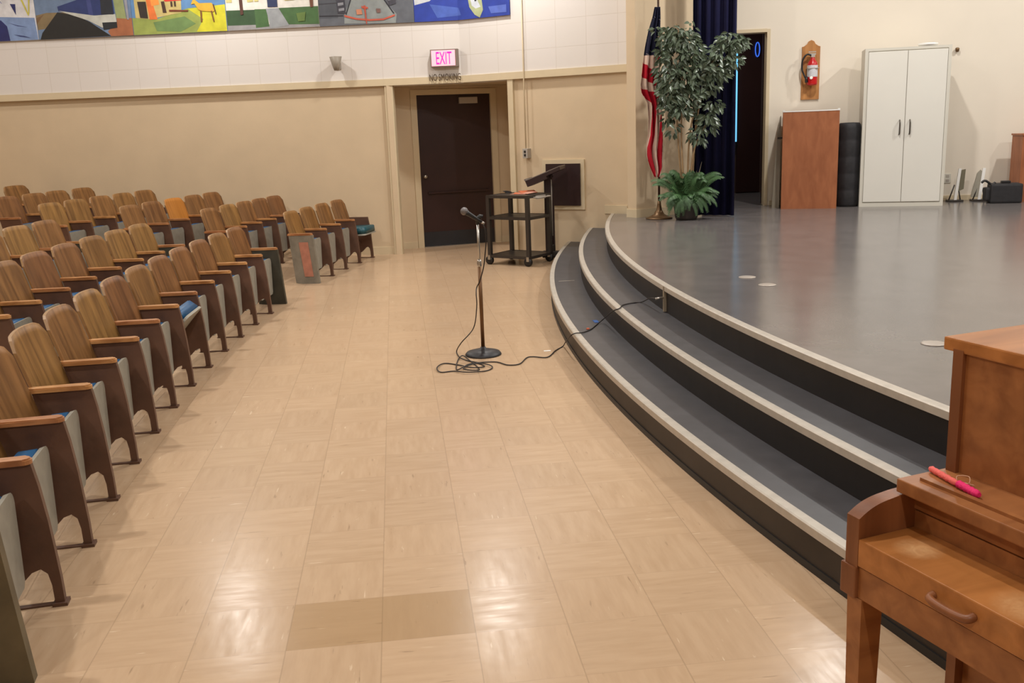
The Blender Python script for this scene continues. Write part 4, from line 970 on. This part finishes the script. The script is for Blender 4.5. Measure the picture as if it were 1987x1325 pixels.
pc = Vector((L.x+math.cos(a)*.68-math.sin(a)*.1, L.y+math.sin(a)*.68+math.cos(a)*.1, STZ+hc))
b = MB(); b.lathe([(.05, 0), (.1, .006), (.11, .03), (.09, .033), (.05, .036)], c=pc, seg=24); tag(b.build('round_tray', M['white'], loc=pc), 'round white tray lying on top of the steel cabinet', 'tray')
q = on(1856, 96, .03); b = MB(); b.lathe([(.012, 0), (.02, .01), (.024, .04), (.012, .05)], c=q-Vector((0, 0, .03)), seg=12); b.tube([q, q+Vector((0, .05, .0))], .006, 6); tag(b.build('wall_hook', M['brass'], loc=q), 'small dark hook on the wall right of the cabinet top', 'hook')
q = on(1838, 346, .0); ou = thing('wall_outlet', 'white double wall outlet low beside the steel cabinet', 'outlet', q, math.atan(SW[1]))
b = MB(); b.box((-.04, -.008, -.058), (.04, 0, .058), bev=.003); b.build('plate', M['cabedge'], ou)
b = MB(); b.box((-.018, -.011, .01), (.018, -.007, .042)); b.box((-.018, -.011, -.042), (.018, -.007, -.01)); b.build('sockets', M['greyplate'], ou)
# fire extinguisher on its wooden plaque
q = on(1570.5, 193, .0); sc_ = 1/175.
bd = thing('wooden_plaque', 'golden wooden wall plaque with a pointed top behind the fire extinguisher', 'plaque', q, math.atan(SW[1]))
xa, xb = onw(1552.5, 193, SW), onw(1587, 193, SW); pwid = (xb-xa).length; hh = onw(1572, 78, SW).z-q.z; hsd = onw(1588, 90, SW).z-q.z
h2 = pwid/2; out = [(-h2, 0), (h2, 0), (h2, hsd), (h2*.8, hsd+.004), (h2*.45, hsd+.03), (h2*.3, hh-.015), (0, hh), (-h2*.3, hh-.015), (-h2*.45, hsd+.03), (-h2*.8, hsd+.004), (-h2, hsd)]
b = MB(); b.prism(out, -.024, -.002, ax='y'); b.build('board', M['plaque'], bd)
q2 = on(1572.5, 166, .09)
ex = thing('fire_extinguisher', 'red fire extinguisher with white label hanging on the wooden plaque', 'fire extinguisher', q2, math.atan(SW[1])); ex.scale = (1.18, 1.18, 1.14)
b = MB(); b.lathe([(.03, 0), (.05, .006), (.052, .02), (.052, .2), (.045, .235), (.025, .26), (.02, .275), (.02, .285)], seg=24); b.build('cylinder', M['red'], ex)
b = MB(); b.lathe([(.0528, .085), (.0532, .088), (.0532, .20), (.0528, .203)], seg=24); b.build('label', M['white2'], ex)
b = MB(); b.box((-.018, -.02, .285), (.018, .02, .31)); b.box((-.05, -.008, .31), (.03, .008, .325)); b.box((-.045, -.008, .335), (.03, .008, .345)); b.build('valve', M['greyplate'], ex)
b = MB(); b.tube(spline([(-.01, -.01, .30), (-.06, -.01, .315), (-.10, -.01, .26), (-.105, -.01, .17), (-.085, -.015, .11), (-.062, -.02, .06)], 6), .009, 8); b.tube([(-.064, -.02, .09), (-.058, -.02, .03)], [.014, .017], 10); b.build('hose', M['black'], ex)
b = MB(); b.box((-.02, .05, .16), (.02, .068, .19)); b.box((-.054, -.056, .17), (.054, .055, .176)); b.build('bracket', M['greyplate'], ex)
b = MB(); b.lathe([(.016, 0), (.016, .006), (.012, .008)], seg=14, M=Matrix.Translation((-.02, -.052, .075)) @ Matrix.Rotation(PI/2, 4, 'X')); b.build('seal_tag', M['white'], ex)
# two white slim stands
for (px, py, pt, pm, w_, lab, dk) in ((1850.5, 391, 327, M['olivepanel'], .09, 'white upright frame with olive panel beside the cabinet', 1), (1897, 390, 326, M['greymesh'], -.10, 'white upright frame with grey panel left of the black bag', 0)):
    c = onz(px, py, STZ)+Vector((0, -.02, 0)); zh = zat(c.x, c.y, pt)-STZ
    t = thing('white_stand', lab, 'stand', c, math.atan(SW[1]), 'white upright stands on the stage')
    b = MB(); b.prism([(-.016, .02), (.016, .02), (.05, zh), (.018, zh)], -.02, .0, ax='y'); b.build('front_bar', M['white'], t)
    b = MB()
    if dk: b.prism([(.03, .12), (.095, .15), (.105, zh-.01), (.055, zh-.02)], .0, .02, ax='y')
    else: b.prism([(-.012, .05), (.005, .05), (.028, zh-.05), (.0, zh-.02), (-.035, zh-.06), (-.08, .12), (-.09, .05)], .0, .02, ax='y')
    b.build('panel', pm, t)
    b = MB(); b.box((-.08, -.04, 0), (.09, .08, .022), bev=.004); b.build('foot', M['blackmetal'], t)
    b = MB(); b.tube([(-.07, .0, .02), (-.01, .01, .2)], .008, 6); b.tube([(.07, .02, .02), (.04, .02, .16)], .007, 6); b.build('strut', M['blackmetal'], t)
# black bag
Lb, Rb = onz(1921, 395, STZ), onz(1984, 394, STZ)
L, a, wd = base2(Lb, Rb); zb3 = zat(L.x, L.y, 357)-STZ
bgb = thing('equipment_bag', 'black soft equipment bag lying on the stage at the right edge', 'bag', L, a)
b = MB(); b.box((0, .0, 0), (wd, .22, zb3), bev=.025); b.box((-.05, .03, .03), (.02, .19, zb3*.8), bev=.02); b.build('body', M['bag'], bgb)
b = MB(); b.tube(spline([(-.09, .08, zb3+.01), (-.05, .08, zb3+.035), (.02, .08, zb3-.01), (.06, .09, zb3+.01)], 5), .014, 7); b.box((.12, .06, zb3), (.22, .12, zb3+.03), bev=.006); b.build('straps', M['black'], bgb)
# brown cabinet at the right edge
c1 = onz(1972, 392, STZ); zk = zat(c1.x, c1.y, 263)-STZ
kb = thing('wooden_cabinet', 'brown wooden cabinet cut off by the right edge of the photo', 'cabinet', c1+Vector((.02, .0, 0)), math.atan(SW[1]))
b = MB(); b.box((0, 0, 0), (.8, .3, zk)); b.build('body', M['lectern'], kb)
b = MB(); b.box((-.01, -.01, zk), (.81, .31, zk+.02)); b.build('top', M['lectern'], kb)
